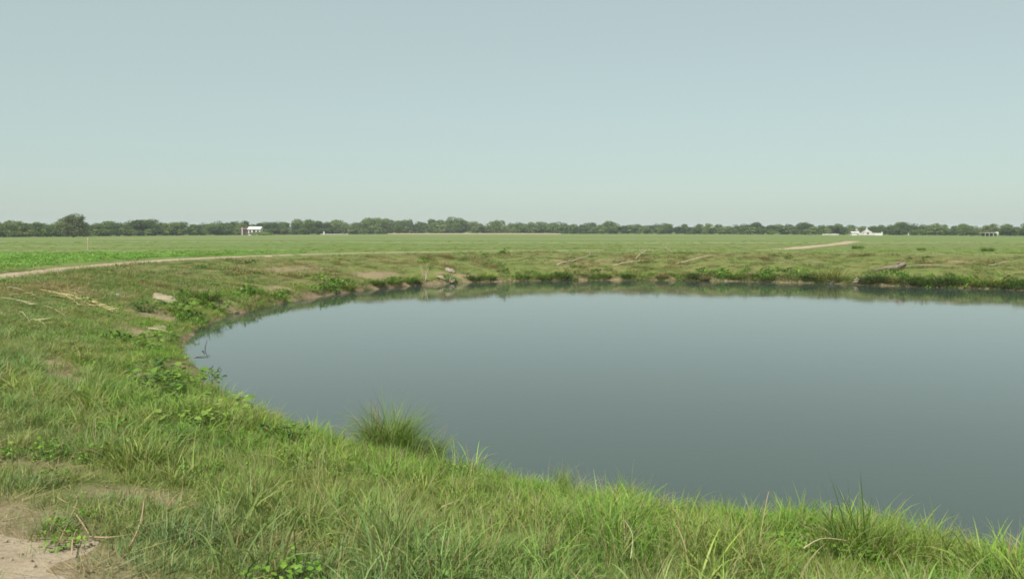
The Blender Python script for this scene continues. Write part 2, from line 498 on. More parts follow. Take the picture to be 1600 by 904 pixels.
# ------------------------------------------------------------------ blade geometry
def blade_mesh(n, rad, h, wd, seg, lean, curve, seed, name, mat, zspread=0.0, az=None, clump=1.0):
    r = np.random.default_rng(seed)
    a0 = r.uniform(0, 2 * np.pi, n); rr = rad * r.uniform(0, 1, n) ** (0.5 * clump)
    bx = rr * np.cos(a0); by = rr * np.sin(a0)
    a = a0 + r.normal(0, 0.9, n) if az is None else r.uniform(az[0], az[1], n)
    hl = r.uniform(h[0], h[1], n); w_ = r.uniform(wd[0], wd[1], n)
    th0 = r.uniform(lean[0], lean[1], n); k = r.uniform(curve[0], curve[1], n)
    s = np.linspace(0, 1, seg + 1)
    th = th0[:, None] + k[:, None] * s[None] ** 1.3
    ds = hl[:, None] / seg
    mid = (th[:, 1:] + th[:, :-1]) / 2
    ho = np.concatenate([np.zeros((n, 1)), np.cumsum(np.sin(mid) * ds, 1)], 1)
    ve = np.concatenate([np.zeros((n, 1)), np.cumsum(np.cos(mid) * ds, 1)], 1)
    cx = bx[:, None] + ho * np.cos(a)[:, None]; cy = by[:, None] + ho * np.sin(a)[:, None]
    cz = ve - 0.01 + r.uniform(0, 1, n)[:, None] * zspread
    cz = np.maximum(cz, -0.01)
    ww = w_[:, None] * np.clip(1.0 - s[None] ** 2.2, 0.04, 1) * (0.55 + 0.45 * np.minimum(s[None] * 4, 1)) * 0.5
    tw = r.normal(0, 0.5, n)
    px = -np.sin(a + tw)[:, None] * ww; py = np.cos(a + tw)[:, None] * ww; pz = (r.normal(0, 0.35, n)[:, None]) * ww
    L = np.stack([cx - px, cy - py, cz - pz], -1); Rr = np.stack([cx + px, cy + py, cz + pz], -1)
    V = np.stack([L, Rr], 2).reshape(-1, 3)            # n, seg+1, 2
    id_ = np.arange(n * (seg + 1) * 2).reshape(n, seg + 1, 2)
    F = np.stack([id_[:, :-1, 0], id_[:, :-1, 1], id_[:, 1:, 1], id_[:, 1:, 0]], -1).reshape(-1, 4)
    hv = np.repeat(np.tile(s[None], (n, 1))[:, :, None], 2, 2).ravel()
    rv = np.repeat(r.uniform(0, 1, n), (seg + 1) * 2)
    return mesh_np(name, V, F, mat, dict(h=hv, rnd=rv), smooth=True)

def leafy_mesh(n, rad, zr, size, seed, name, mat, tilt=0.6, dome=True, stems=True, aspect=0.6):
    """a low broad-leaved clump: folded ovate leaves spread through a dome"""
    r = np.random.default_rng(seed)
    a0 = r.uniform(0, 2 * np.pi, n); rr = r.uniform(0, 1, n) ** 0.5
    zt = r.uniform(0, 1, n) ** 0.7
    zz = zr[0] + (zr[1] - zr[0]) * zt * (np.sqrt(1 - rr ** 2 * 0.9) if dome else 1)
    P = np.stack([rad * rr * np.cos(a0), rad * rr * np.sin(a0), zz], 1)
    sz = r.uniform(size[0], size[1], n)
    ya = a0 + r.normal(0, 1.0, n)
    el = r.normal(0.1, tilt, n)
    f = np.stack([np.cos(ya) * np.cos(el), np.sin(ya) * np.cos(el), np.sin(el)], 1)
    sd = np.stack([-np.sin(ya), np.cos(ya), r.normal(0, .4, n)], 1)
    up = np.cross(f, sd); up /= np.linalg.norm(up, axis=1)[:, None]
    prof = [(0, 0, 0), (0.3, .5, .08), (0.65, .38, .05), (1, 0, -.12), (0.65, -.38, .05), (0.3, -.5, .08), (0.45, 0, -0.02)]
    vs = [P + sz[:, None] * (f * a + sd * (b * aspect * 2) * 0.9 + up * c) for a, b, c in prof]
    V = np.stack(vs, 1).reshape(-1, 3)
    id_ = np.arange(n * 7).reshape(n, 7)
    F = np.concatenate([np.stack([id_[:, i], id_[:, j], id_[:, 6]], 1) for i, j in ((0, 1), (1, 2), (2, 3), (3, 4), (4, 5), (5, 0))])
    hv = np.full(len(V), 0.8); rv = np.repeat(r.uniform(0, 1, n), 7)
    return mesh_np(name, V, F, mat, dict(h=hv, rnd=rv))

def stuff_scatter(name, label, cat, pts, rotv, scl, tint, variants):
    """one stuff object that sets many small tufts on the ground with geometry nodes"""
    lib = bpy.data.collections.new(name + "_variants")
    for i, me in enumerate(variants):
        ob = bpy.data.objects.new("%s_%02d" % (name, i), me); lib.objects.link(ob)
    n = len(pts)
    me = bpy.data.meshes.new(name)
    me.vertices.add(n); me.vertices.foreach_set('co', np.asarray(pts, np.float32).ravel())
    for k, a, ty in (('rot', rotv, 'v'), ('scl', scl, 'v'), ('tint', tint, 'v')):
        q = me.attributes.new(k, 'FLOAT_VECTOR', 'POINT'); q.data.foreach_set('vector', np.asarray(a, np.float32).ravel())
    q = me.attributes.new('pick', 'INT', 'POINT'); q.data.foreach_set('value', rng.integers(0, len(variants), n).astype(np.int32))
    ob = link(name, me)
    tag(ob, label, cat, kind='stuff')
    g = bpy.data.node_groups.new(name, 'GeometryNodeTree')
    g.interface.new_socket("Geometry", in_out='INPUT', socket_type='NodeSocketGeometry')
    g.interface.new_socket("Geometry", in_out='OUTPUT', socket_type='NodeSocketGeometry')
    gi = g.nodes.new('NodeGroupInput'); go = g.nodes.new('NodeGroupOutput')
    ci = g.nodes.new('GeometryNodeCollectionInfo'); ci.inputs[0].default_value = lib
    ci.inputs['Separate Children'].default_value = True; ci.inputs['Reset Children'].default_value = True
    ip = g.nodes.new('GeometryNodeInstanceOnPoints'); ip.inputs['Pick Instance'].default_value = True
    def na(nm, ty):
        x = g.nodes.new('GeometryNodeInputNamedAttribute'); x.data_type = ty; x.inputs[0].default_value = nm; return x.outputs[0]
    L = g.links
    L.new(gi.outputs[0], ip.inputs['Points']); L.new(ci.outputs[0], ip.inputs['Instance'])
    L.new(na('pick', 'INT'), ip.inputs['Instance Index'])
    er = g.nodes.new('FunctionNodeEulerToRotation'); L.new(na('rot', 'FLOAT_VECTOR'), er.inputs[0])
    L.new(er.outputs[0], ip.inputs['Rotation']); L.new(na('scl', 'FLOAT_VECTOR'), ip.inputs['Scale'])
    L.new(ip.outputs[0], go.inputs[0])
    md = ob.modifiers.new(name, 'NODES'); md.node_group = g
    return ob

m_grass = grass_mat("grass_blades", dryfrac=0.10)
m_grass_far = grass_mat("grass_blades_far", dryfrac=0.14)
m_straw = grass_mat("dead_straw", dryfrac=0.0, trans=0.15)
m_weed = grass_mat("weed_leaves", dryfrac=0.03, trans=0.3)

# palette of living and dead grass
LUSH = np.array([0.148, 0.275, 0.036]); BLUE = np.array([0.168, 0.258, 0.090]); YEL = np.array([0.245, 0.285, 0.075])
OLIVE = np.array([0.165, 0.232, 0.055]); BROWN = np.array([0.265, 0.220, 0.105]); STRAW = np.array([0.36, 0.29, 0.16]); DEEP = np.array([0.07, 0.145, 0.022])

def mixv(a, b, f): return a * (1 - f[:, None]) + b * f[:, None]

def sample(x0, x1, y0, y1, dens, dmin=0.0, dmax=9e9, seed=0, side=0.68, keepfun=None):
    r = np.random.default_rng(seed)
    n = int((x1 - x0) * (y1 - y0) * dens)
    x = r.uniform(x0, x1, n); y = r.uniform(y0, y1, n)
    k = np.abs(x) < side * y + 1.2
    x = x[k]; y = y[k]
    d = lookup(DG, x, y)
    k = (d > dmin) & (d < dmax)
    x = x[k]; y = y[k]; d = d[k]
    if keepfun is not None:
        k = r.uniform(0, 1, len(x)) < keepfun(x, y, d); x = x[k]; y = y[k]; d = d[k]
    return x, y, d, r

def place(x, y, r, s, tilt=0.12, sink=0.0):
    z = H(x, y) - sink
    rot = np.stack([r.normal(0, tilt, len(x)), r.normal(0, tilt, len(x)), r.uniform(0, 6.28, len(x))], 1)
    return np.stack([x, y, z], 1), rot, s

def wearf(x, y): return lookup(WG, x, y)
def pathf(x, y): return lookup(PG, x, y)

def grass_tint(x, y, d, r, straw=0.0):
    a = fbm(x, y, 1.8, 71, 3); b = fbm(x, y, 0.7, 75, 2); c = fbm(x, y, 5.0, 79, 3)
    # near the camera on the rim the grass is blue-green, towards the water a fresher yellow-green
    c0 = mixv(np.tile(BLUE, (len(x), 1)), np.tile(LUSH * 1.1, (len(x), 1)), sst(5.5, 1.0, d + 0.8 * a + np.where(y > 12, 1.0, 0)))
    c0 = mixv(c0, np.tile(YEL, (len(x), 1)), 0.55 * sst(-0.1, 0.6, b + 0.2))
    brown = sst(-0.02, 0.42, c + 0.6 * b - .22 + .40 * sst(34, 44, y)) * sst(12, 26, y) * sst(0.7, 2.4, d)
    c0 = mixv(c0, np.tile(OLIVE, (len(x), 1)), 0.6 * sst(13, 22, y) * sst(1.0, 3.0, d) * sst(-.3, .5, a))
    c0 = mixv(c0, np.tile(BROWN, (len(x), 1)), 0.85 * brown)
    c0 = c0 * r.uniform(0.8, 1.22, (len(x), 1)) * (1 + r.normal(0, 0.05, (len(x), 3)))
    return np.clip(c0, 0.01, 0.6)

# -- variants
V_turf = [blade_mesh(60, .13, (.03, .12), (.003, .007), 2, (0, 1.0), (0, 1.2), 100 + i, "turf_tuft", m_grass) for i in range(5)]
V_mead = [blade_mesh(44, .13, (.10, .31), (.004, .009), 5, (0, .55), (.4, 1.9), 120 + i, "meadow_tuft", m_grass) for i in range(6)]
V_long = [blade_mesh(14, .09, (.22, .58), (.008, .016), 7, (0, .5), (.5, 2.0), 140 + i, "long_grass_tuft", m_grass) for i in range(5)]
V_straw = [blade_mesh(26, .16, (.06, .22), (.002, .004), 3, (1.15, 1.55), (-.1, .2), 160 + i, "straw_tuft", m_straw, zspread=.05) for i in range(4)]
V_weed = [leafy_mesh(60, .14, (.02, .14), (.018, .038), 180 + i, "low_weed", m_weed) for i in range(4)]
V_far = [blade_mesh(70, .28, (.07, .24), (.008, .018), 3, (0, .9), (.1, 1.4), 200 + i, "bank_grass_clump", m_grass_far) for i in range(5)]
V_fweed = [leafy_mesh(70, .34, (.03, .34), (.06, .13), 220 + i, "bank_weed_clump", m_weed) for i in range(4)]
V_crop = [leafy_mesh(70, .42, (.03, .24), (.05, .10), 240 + i, "crop_plant", m_weed) for i in range(4)]

WEEDBED = [(-6.35, 16.0, 1.1, 1.9), (-5.2, 14.4, .9, 1.2)]
def patchy(x, y, d):
    k = 1 - 0.93 * np.clip(wearf(x, y) * 1.15, 0, 1)
    for bx, by, ra, rb in WEEDBED:      # the broad-leaved weeds crowd the grass out
        k = k * (1 - .8 * np.exp(-(((x - bx) / ra) ** 2 + ((y - by) / rb) ** 2)))
    return k

# -- near bank
x, y, d, r = sample(-12, 9, 2.2, 16, 95, 0.02, seed=1, keepfun=lambda x, y, d: patchy(x, y, d) * np.where(y > 11, .6, 1) * (0.55 + .45 * sst(-.3, .2, fbm(x, y, .8, 90, 3))))
P, Rt, _ = place(x, y, r, None)
S = r.uniform(.7, 1.4, (len(x), 1)) * np.ones((1, 3))
stuff_scatter("short_grass", "short fine turf grass covering the near bank between the dirt path and the water", "grass", P, Rt, S, grass_tint(x, y, d, r) * .92, V_turf)
def mk(x, y, d):
    tall = sst(-.35, .25, fbm(x, y, 1.1, 91, 3) + 0.35 * sst(4.8, 7.0, y + 0.0 * x) - 0.3 * sst(3.2, 1.8, pathf(x, y)) - .75 * sst(4.4, 2.4, pathf(x, y)) * sst(-1.2, -1.9, x) * (y < 9))
    return patchy(x, y, d) * (0.12 + 0.88 * tall) * (.35 + .65 * sst(-.4, .1, fbm(x, y, .38, 119, 2))) * sst(1.3, 2.2, pathf(x, y) + .3) * np.where(y > 11, .75, 1)
x, y, d, r = sample(-12, 9, 2.4, 16, 62, 0.05, seed=2, keepfun=mk)
P, Rt, _ = place(x, y, r, None, 0.14)
S = (r.uniform(.75, 1.40, (len(x), 1)) * (0.75 + 0.35 * sst(-.2, .5, fbm(x, y, .9, 95, 2)))[:, None]) * np.ones((1, 3))
S *= (1 - 0.15 * sst(1.6, .5, d))[:, None] * (.55 + .75 * sst(-.45, .45, fbm(x, y, .38, 119, 2)))[:, None]
stuff_scatter("meadow_grass", "knee-high arching meadow grass growing thick over the near bank", "grass", P, Rt, S, grass_tint(x, y, d, r), V_mead)
x, y, d, r = sample(-9, 7, 3.4, 12, 8.5, 0.3, seed=3, keepfun=lambda x, y, d: patchy(x, y, d) * sst(1.6, 2.6, pathf(x, y)) * sst(-.1, .4, fbm(x, y, .7, 97, 2)))
P, Rt, _ = place(x, y, r, None, 0.1)
S = r.uniform(.6, 1.1, (len(x), 1)) * np.ones((1, 3))
stuff_scatter("long_grass", "scattered long flat grass blades standing above the near meadow grass", "grass", P, Rt, S, grass_tint(x, y, d, r) * 1.1 * r.uniform(.8, 1.25, (len(x), 1)), V_long)
x, y, d, r = sample(-12, 7, 2.2, 16, 9, 0.1, seed=4, keepfun=lambda x, y, d: np.clip(.12 + 1.0 * wearf(x, y) * sst(.4, 1.0, pathf(x, y)) + .5 * sst(3, 1.5, pathf(x, y)), 0, 1))
P, Rt, _ = place(x, y, r, None, 0.08)
S = r.uniform(.7, 1.5, (len(x), 1)) * np.ones((1, 3))
T = mixv(np.tile(STRAW, (len(x), 1)), np.tile(BROWN, (len(x), 1)), r.uniform(0, 1, len(x)))
stuff_scatter("dead_straw", "dead tan straw and dry stalk litter lying between the near grass", "straw", P, Rt, S, T, V_straw)
x, y, d, r = sample(-12, 7, 3, 16, 7, 0.1, seed=5, keepfun=lambda x, y, d: patchy(x, y, d) * sst(.0, .5, fbm(x, y, 1.2, 99, 3) + .25 * sst(3.0, 1.2, d) + .3 * sst(4.0, 2.0, pathf(x, y))))
P, Rt, _ = place(x, y, r, None, 0.1)
S = r.uniform(.6, 1.2, (len(x), 1)) * np.ones((1, 3))
T = np.tile(LUSH * 0.95, (len(x), 1)) * r.uniform(.75, 1.25, (len(x), 1))
stuff_scatter("low_weeds", "small broad-leaved weeds creeping among the grass of the near bank", "weeds", P, Rt, S, T, V_weed)

V_seed = [blade_mesh(16, .10, (.28, .52), (.002, .0035), 6, (0, .45), (.3, 1.5), 260 + i, "seed_grass_tuft", m_grass) for i in range(4)]
x, y, d, r = sample(-10, 9, 3.4, 15, 16, 0.15, seed=13, keepfun=lambda x, y, d: patchy(x, y, d) * sst(1.6, 3.0, pathf(x, y)) * sst(-.25, .35, fbm(x, y, 1.0, 117, 3)))
P, Rt, _ = place(x, y, r, None, 0.12)
S = r.uniform(.55, 1.1, (len(x), 1)) * np.ones((1, 3))
T = np.tile(np.array([.30, .33, .14]), (len(x), 1)) * r.uniform(.7, 1.2, (len(x), 1))
stuff_scatter("seed_grass", "thin pale seed stems standing out of the near meadow grass", "grass", P, Rt, S, T, V_seed)
x, y, d, r = sample(-8, 9, 6, 16, 26, -.3, 0.9, seed=14, keepfun=lambda x, y, d: (H(x, y) > WATER_Z - .01) * (.4 + .6 * sst(-.3, .3, fbm(x, y, .6, 131, 2))))
P, Rt, _ = place(x, y, r, None, 0.2)
S = r.uniform(.45, 1.15, (len(x), 1)) * np.ones((1, 3))
stuff_scatter("shore_grass", "ragged fresh grass fringe along the near waterline", "grass", P, Rt, S, np.tile(LUSH * .85, (len(x), 1)) * r.uniform(.6, 1.3, (len(x), 1)), V_mead)

V_broad = [blade_mesh(20, .10, (.09, .24), (.010, .018), 6, (.1, 1.0), (.4, 2.2), 270 + i, "broad_grass_tuft", m_grass) for i in range(5)]
x, y, d, r = sample(-9, 8, 3.4, 14, 14, 0.1, seed=16, keepfun=lambda x, y, d: patchy(x, y, d) * sst(1.6, 3.0, pathf(x, y)) * sst(-.15, .3, fbm(x, y, 1.1, 125, 3)))
P, Rt, _ = place(x, y, r, None, 0.12)
S = r.uniform(.6, 1.3, (len(x), 1)) * np.ones((1, 3))
T = mixv(np.tile(LUSH * 1.15, (len(x), 1)), np.tile(np.array([.26, .34, .11]), (len(x), 1)), r.uniform(0, 1, len(x))) * r.uniform(.7, 1.2, (len(x), 1))
stuff_scatter("broad_grass", "coarse broad-bladed grass mixed through the near bank", "grass", P, Rt, S, T, V_broad)
def clod_mesh(seed):
    bm = bmesh.new(); bmesh.ops.create_icosphere(bm, subdivisions=1, radius=.014)
    r = random.Random(seed)
    for v in bm.verts: v.co *= r.uniform(.6, 1.2); v.co.z *= .7
    me = bpy.data.meshes.new("clod"); bm.to_mesh(me); bm.free(); me.materials.append(m_clod); return me
m_clod = plain("dry_clod", (0.22, 0.165, 0.11), (0.36, 0.285, 0.2), 30)
x, y, d, r = sample(-6, 2, 2.2, 8, 150, 3, seed=17, side=.75, keepfun=lambda x, y, d: np.clip(wearf(x, y), 0, 1) ** 2 * (.3 + .7 * sst(0, .5, fbm(x, y, .4, 127, 2))))
P, Rt, _ = place(x, y, r, None, 0.6)
P[:, 2] += .012
S = r.uniform(.2, 1.1, (len(x), 1)) ** 2 * np.ones((1, 3))
stuff_scatter("clods", "dry clods and grit on the bare path dirt", "clods", P, Rt, S, np.ones((len(x), 3)), [clod_mesh(i) for i in range(4)])

# -- middle of the left bank
x, y, d, r = sample(-24, 0, 15, 36, 26, 0.05, 13, seed=6, keepfun=lambda x, y, d: patchy(x, y, d) * sst(.5, .9, pathf(x, y)) * np.where(y > 25, .55, 1))
P, Rt, _ = place(x, y, r, None)
S = r.uniform(.7, 1.5, (len(x), 1)) * np.array([[1.5, 1.5, .95]]) * np.where(y > 25, 1.3, 1)[:, None]
stuff_scatter("left_bank_turf", "short patchy green and brown turf on the sloping bank left of the pond", "grass", P, Rt, S, grass_tint(x, y, d, r) * .95, V_turf)
x, y, d, r = sample(-24, 0, 15, 36, 14, 0.05, 13, seed=7, keepfun=lambda x, y, d: patchy(x, y, d) * sst(.9, 1.6, pathf(x, y)) * (.25 + .75 * sst(-.2, .4, fbm(x, y, 1.5, 101, 3) + .3 * sst(2.5, .8, d))))
P, Rt, _ = place(x, y, r, None)
S = r.uniform(.45, .95, (len(x), 1)) * np.array([[1.5, 1.5, .75]])
stuff_scatter("left_bank_grass", "tufted grass growing across the bank left of the pond", "grass", P, Rt, S, grass_tint(x, y, d, r), V_mead)

# -- far bank
x, y, d, r = sample(-40, 45, 32, 66, 11, 0.05, 10.5, seed=8, side=.72, keepfun=lambda x, y, d: patchy(x, y, d) * sst(.7, 1.1, pathf(x, y)) * (.45 + .55 * sst(-.4, .2, fbm(x, y, 1.6, 103, 3))))
P, Rt, _ = place(x, y, r, None)
S = r.uniform(.45, 1.25, (len(x), 1)) * np.array([[1.25, 1.25, .9]]) * (0.55 + 0.6 * sst(-.1, .6, fbm(x, y, 1.3, 105, 2)) + .3 * sst(1.8, .6, d))[:, None]
T = grass_tint(x, y, d, r)
st_ = r.uniform(0, 1, len(x)) < .20; T[st_] = STRAW * .8
dk_ = r.uniform(0, 1, len(x)) < .20; T[dk_] = DEEP
stuff_scatter("far_bank_grass", "rough green and brown grass clumps over the bank beyond the water", "grass", P, Rt, S, T, V_far)
x, y, d, r = sample(-40, 45, 17, 60, 5, 0.08, 9, seed=9, side=.72, keepfun=lambda x, y, d: (1 - wearf(x, y)) * sst(2.6, .5, d) * sst(-.15, .3, fbm(x, y, 2.6, 107, 3)) * np.where((y > 34) & (x < 14), .55, 1) + .10 * sst(.3, .6, fbm(x, y, 1.6, 109, 3)))
P, Rt, _ = place(x, y, r, None)
S = r.uniform(.5, 1.05, (len(x), 1)) * np.ones((1, 3)) * np.where(y < 32, .75, 1)[:, None]
T = mixv(np.tile(DEEP * 1.15, (len(x), 1)), np.tile(LUSH, (len(x), 1)), r.uniform(0, 1, len(x))) * r.uniform(.75, 1.2, (len(x), 1))
stuff_scatter("shore_weeds", "fresh green leafy weeds crowding the pond's far and left waterline", "weeds", P, Rt, S, T, V_fweed)
x, y, d, r = sample(-14, 45, 30, 56, 34, -.45, 0.6, seed=15, side=.72, keepfun=lambda x, y, d: (H(x, y) > WATER_Z - .02) * np.where(x < 0, .22, 1) * (.55 + .45 * sst(-.3, .2, fbm(x, y, 1.2, 121, 2))))
P, Rt, _ = place(x, y, r, None, .25)
S = r.uniform(.5, 1.5, (len(x), 1)) * np.array([[.8, .8, .9]])
T = mixv(np.tile(DEEP * .9, (len(x), 1)), np.tile(LUSH * .9, (len(x), 1)), sst(-.3, .4, fbm(x, y, 1.6, 123, 2))) * r.uniform(.7, 1.2, (len(x), 1))
st_ = r.uniform(0, 1, len(x)) < .13; T[st_] = STRAW * .8
stuff_scatter("far_shore_grass", "thick grass overhanging the pond's far waterline", "grass", P, Rt, S, T, V_far)
x, y, d, r = sample(-40, 45, 15, 62, 2.2, 1.0, 10, seed=10, side=.72, keepfun=lambda x, y, d: .25 + .75 * wearf(x, y))
P, Rt, _ = place(x, y, r, None)
S = r.uniform(1.0, 2.6, (len(x), 1)) * np.ones((1, 3))
T = mixv(np.tile(STRAW, (len(x), 1)), np.tile(BROWN, (len(x), 1)), r.uniform(0, 1, len(x)))
stuff_scatter("bank_litter", "dry straw litter strewn over the far and left banks", "straw", P, Rt, S, T, V_straw)

# -- the fields
x, y, d, r = sample(-70, 0, 24, 84, 4.5, 11, seed=11, side=.72, keepfun=lambda x, y, d: np.clip(lookup(CG, x, y), 0, 1) * sst(2.0, 2.8, pathf(x, y)))
P, Rt, _ = place(x, y, r, None)
S = r.uniform(.5, .9, (len(x), 1)) * np.array([[1.1, 1.1, .7]])
T = np.tile(np.array([.160, .300, .055]), (len(x), 1)) * r.uniform(.75, 1.25, (len(x), 1))
stuff_scatter("field_crop", "bright green low crop in the field left of the dirt path", "crop", P, Rt, S, T, V_crop)
x, y, d, r = sample(-120, 120, 40, 150, 1.6, 12, seed=12, side=.72, keepfun=lambda x, y, d: (1 - np.clip(lookup(CG, x, y), 0, 1)) * sst(.9, 1.4, pathf(x, y)) * np.where(y > 100, .2, .45) * (.3 + .7 * sst(-.3, .3, fbm(x, y, 9, 111, 3))))
P, Rt, _ = place(x, y, r, None)
S = r.uniform(.6, 1.2, (len(x), 1)) * np.array([[1.6, 1.6, .5]])
T = mixv(np.tile(OLIVE * 1.15, (len(x), 1)), np.tile(LUSH * np.array([1.15, .98, 1.3]), (len(x), 1)), sst(-.5, .5, fbm(x * .4, y, 7, 113, 3) + r.normal(0, .2, len(x)))) * r.uniform(.85, 1.2, (len(x), 1))
stuff_scatter("field_grass", "low grass and young crop over the flat field beyond the pond", "grass", P, Rt, S, T, V_far)
#@@THINGS
# ================================================================== THINGS
ORD = ['zeroth', 'first', 'second', 'third', 'fourth', 'fifth', 'sixth', 'seventh', 'eighth', 'ninth', 'tenth', 'eleventh', 'twelfth', 'thirteenth',
       'fourteenth', 'fifteenth', 'sixteenth', 'seventeenth', 'eighteenth', 'nineteenth', 'twentieth', 'twenty-first', 'twenty-second', 'twenty-third',
       'twenty-fourth', 'twenty-fifth', 'twenty-sixth', 'twenty-seventh', 'twenty-eighth', 'twenty-ninth', 'thirtieth']

def tube(points, radii, sides=7, cap=True):
    P = [Vector(p) for p in points]; V = []; F = []
    for i, p in enumerate(P):
        tdir = (P[min(i + 1, len(P) - 1)] - P[max(i - 1, 0)]).normalized()
        a = tdir.orthogonal().normalized() if i == 0 else (a - tdir * a.dot(tdir)).normalized()
        b = tdir.cross(a)
        for k in range(sides):
            q = 2 * math.pi * k / sides
            V.append(p + (a * math.cos(q) + b * math.sin(q)) * radii[i])
    for i in range(len(P) - 1):
        for k in range(sides):
            F.append((i * sides + k, i * sides + (k + 1) % sides, (i + 1) * sides + (k + 1) % sides, (i + 1) * sides + k))
    n = len(V)
    if cap:
        V.append(P[0]); V.append(P[-1]); 
        for k in range(sides):
            F.append((n, (k + 1) % sides, k, k)); F.append((n + 1, (len(P) - 1) * sides + k, (len(P) - 1) * sides + (k + 1) % sides, (len(P) - 1) * sides + (k + 1) % sides))
    return V, F

def tubes_mesh(name, lst, mat, sides=7):
    bm = bmesh.new()
    for pts, rad in lst:
        V, F = tube(pts, rad, sides)
        bv = [bm.verts.new(v) for v in V]
        for f in F:
            u = []
            for i in f:
                if bv[i] not in u: u.append(bv[i])
            if len(u) > 2:
                fc = bm.faces.new(u); fc.smooth = True
    bmesh.ops.recalc_face_normals(bm, faces=bm.faces[:])
    me = bpy.data.meshes.new(name); bm.to_mesh(me); bm.free(); me.materials.append(mat)
    return me

def bent(p0, p1, n=6, sag=0.0, wob=0.02, rnd=random):
    p0 = Vector(p0); p1 = Vector(p1); L = (p1 - p0).length; o = []
    for i in range(n + 1):
        t = i / n; p = p0.lerp(p1, t)
        p.z += sag * 4 * t * (1 - t)
        if 0 < i < n: p += Vector((rnd.uniform(-1, 1), rnd.uniform(-1, 1), rnd.uniform(-1, 1))) * wob * L
        o.append(p)
    return o

# ---- far tree line ---------------------------------------------------------
def tree_mat(name, c1, c2):
    m, t, o = newmat(name)
    oi = N(t, "ShaderNodeObjectInfo")
    rnd = attr(t, 'rnd').outputs['Fac']
    c = mixc(t, oi.outputs['Random'], tuple(c1), tuple(c2))
    c = mixc(t, 1.0, c, ramp(t, rnd, [(0, (0.6, 0.64, 0.7)), (0.5, (1, 1, 1)), (1, (1.45, 1.4, 1.1))]), 'MULTIPLY')
    leaf_surface(t, o, c, 0.22, rough=0.7, spec=0.1)
    return m
m_crown = tree_mat("tree_foliage", (0.072, 0.120, 0.030), (0.108, 0.162, 0.042))
m_crown2 = tree_mat("tree_foliage_pale", (0.115, 0.160, 0.048), (0.145, 0.185, 0.060))
m_crown3 = tree_mat("tree_foliage_dark", (0.042, 0.075, 0.026), (0.060, 0.100, 0.034))
m_bark = plain("tree_bark", (0.12, 0.09, 0.06), (0.2, 0.16, 0.11), 5)

def crown_mesh(name, width, h0, h1, lobes, cards, size, seed, mat):
    r = np.random.default_rng(seed)
    C = []; Rd = []
    for i in range(lobes):
        a = r.uniform(0, 6.28); q = r.uniform(0, 1) ** .6
        zc = r.uniform(0.0, 1.0)
        taper = math.sqrt(max(0.05, 1 - (max(zc - .45, 0) / .62) ** 2))
        C.append((math.cos(a) * q * width * .34 * taper, math.sin(a) * q * width * .34 * taper, h0 + (h1 - h0) * (.12 + .72 * zc)))
        Rd.append((width * r.uniform(.17, .28), (h1 - h0) * r.uniform(.14, .22)))
    C = np.array(C); Rd = np.array(Rd)
    k = r.integers(0, lobes, cards)
    v = r.normal(0, 1, (cards, 3)); v /= np.linalg.norm(v, axis=1)[:, None]
    rad = r.uniform(.45, 1.08, cards) ** .55
    P = C[k] + v * rad[:, None] * np.stack([Rd[k, 0], Rd[k, 0], Rd[k, 1]], 1)
    P[:, 2] = np.maximum(P[:, 2], h0 * .6)
    nrm = v + r.normal(0, .55, (cards, 3)); nrm /= np.linalg.norm(nrm, axis=1)[:, None]
    a = np.cross(nrm, r.normal(0, 1, (cards, 3))); a /= np.linalg.norm(a, axis=1)[:, None]
    b = np.cross(nrm, a)
    s = (r.uniform(size[0], size[1], cards) * .5)[:, None]
    V = np.stack([P + a * s, P + b * s * .8, P - a * s * 1.1, P - b * s * .7], 1).reshape(-1, 3)
    F = np.arange(cards * 4).reshape(cards, 4)
    lobe_shade = r.uniform(0, 1, lobes)
    rv = np.repeat(np.clip(lobe_shade[k] * .5 + r.uniform(0, .5, cards), 0, 1), 4)
    return mesh_np(name, V, F, mat, dict(rnd=rv))

def trunk_mesh(name, h, rad, seed, crown_w):
    r = random.Random(seed)
    top = Vector((r.uniform(-.3, .3), r.uniform(-.3, .3), h))
    L = [([Vector((0, 0, -.2)), Vector((0.05, 0, h * .3)), top * .7, top], [rad * 1.3, rad, rad * .7, rad * .35])]
    for i in range(5):
        a = r.uniform(0, 6.28); z0 = h * r.uniform(.35, .7)
        L.append(([Vector((0.03, 0, z0)), Vector((math.cos(a) * crown_w * .16, math.sin(a) * crown_w * .16, z0 + h * .18)),
                   Vector((math.cos(a) * crown_w * .3, math.sin(a) * crown_w * .3, z0 + h * .34))], [rad * .55, rad * .35, rad * .15]))
    return tubes_mesh(name, L, m_bark, 5)

TV = []   # unit trees: 8 m tall, built once
for i in range(12):
    mt = (m_crown, m_crown, m_crown2, m_crown3)[i % 4]
    wd_ = 8.6 + (i * 37 % 10) * .35
    TV.append((crown_mesh("crown", wd_, .2, 8.0, 16 + i % 5, 2000, (.35, .8), 300 + i, mt), trunk_mesh("trunk", 5.6, .17, 320 + i, wd_), ('mid green', 'mid green', 'pale green', 'dark green')[i % 4]))
BIG = (crown_mesh("crown", 8.4, .5, 8.0, 30, 5200, (.28, .6), 350, tree_mat("big_tree_foliage", (0.095, 0.12, 0.048), (0.10, 0.125, 0.05))), trunk_mesh("trunk", 5.6, .24, 351, 8))
SV = [crown_mesh("foliage", 3.4, .05, 2.2, 8, 420, (.25, .5), 360 + i, (m_crown, m_crown2, m_crown3)[i % 3]) for i in range(6)]
SVC = ['mid green', 'pale green', 'dark green']

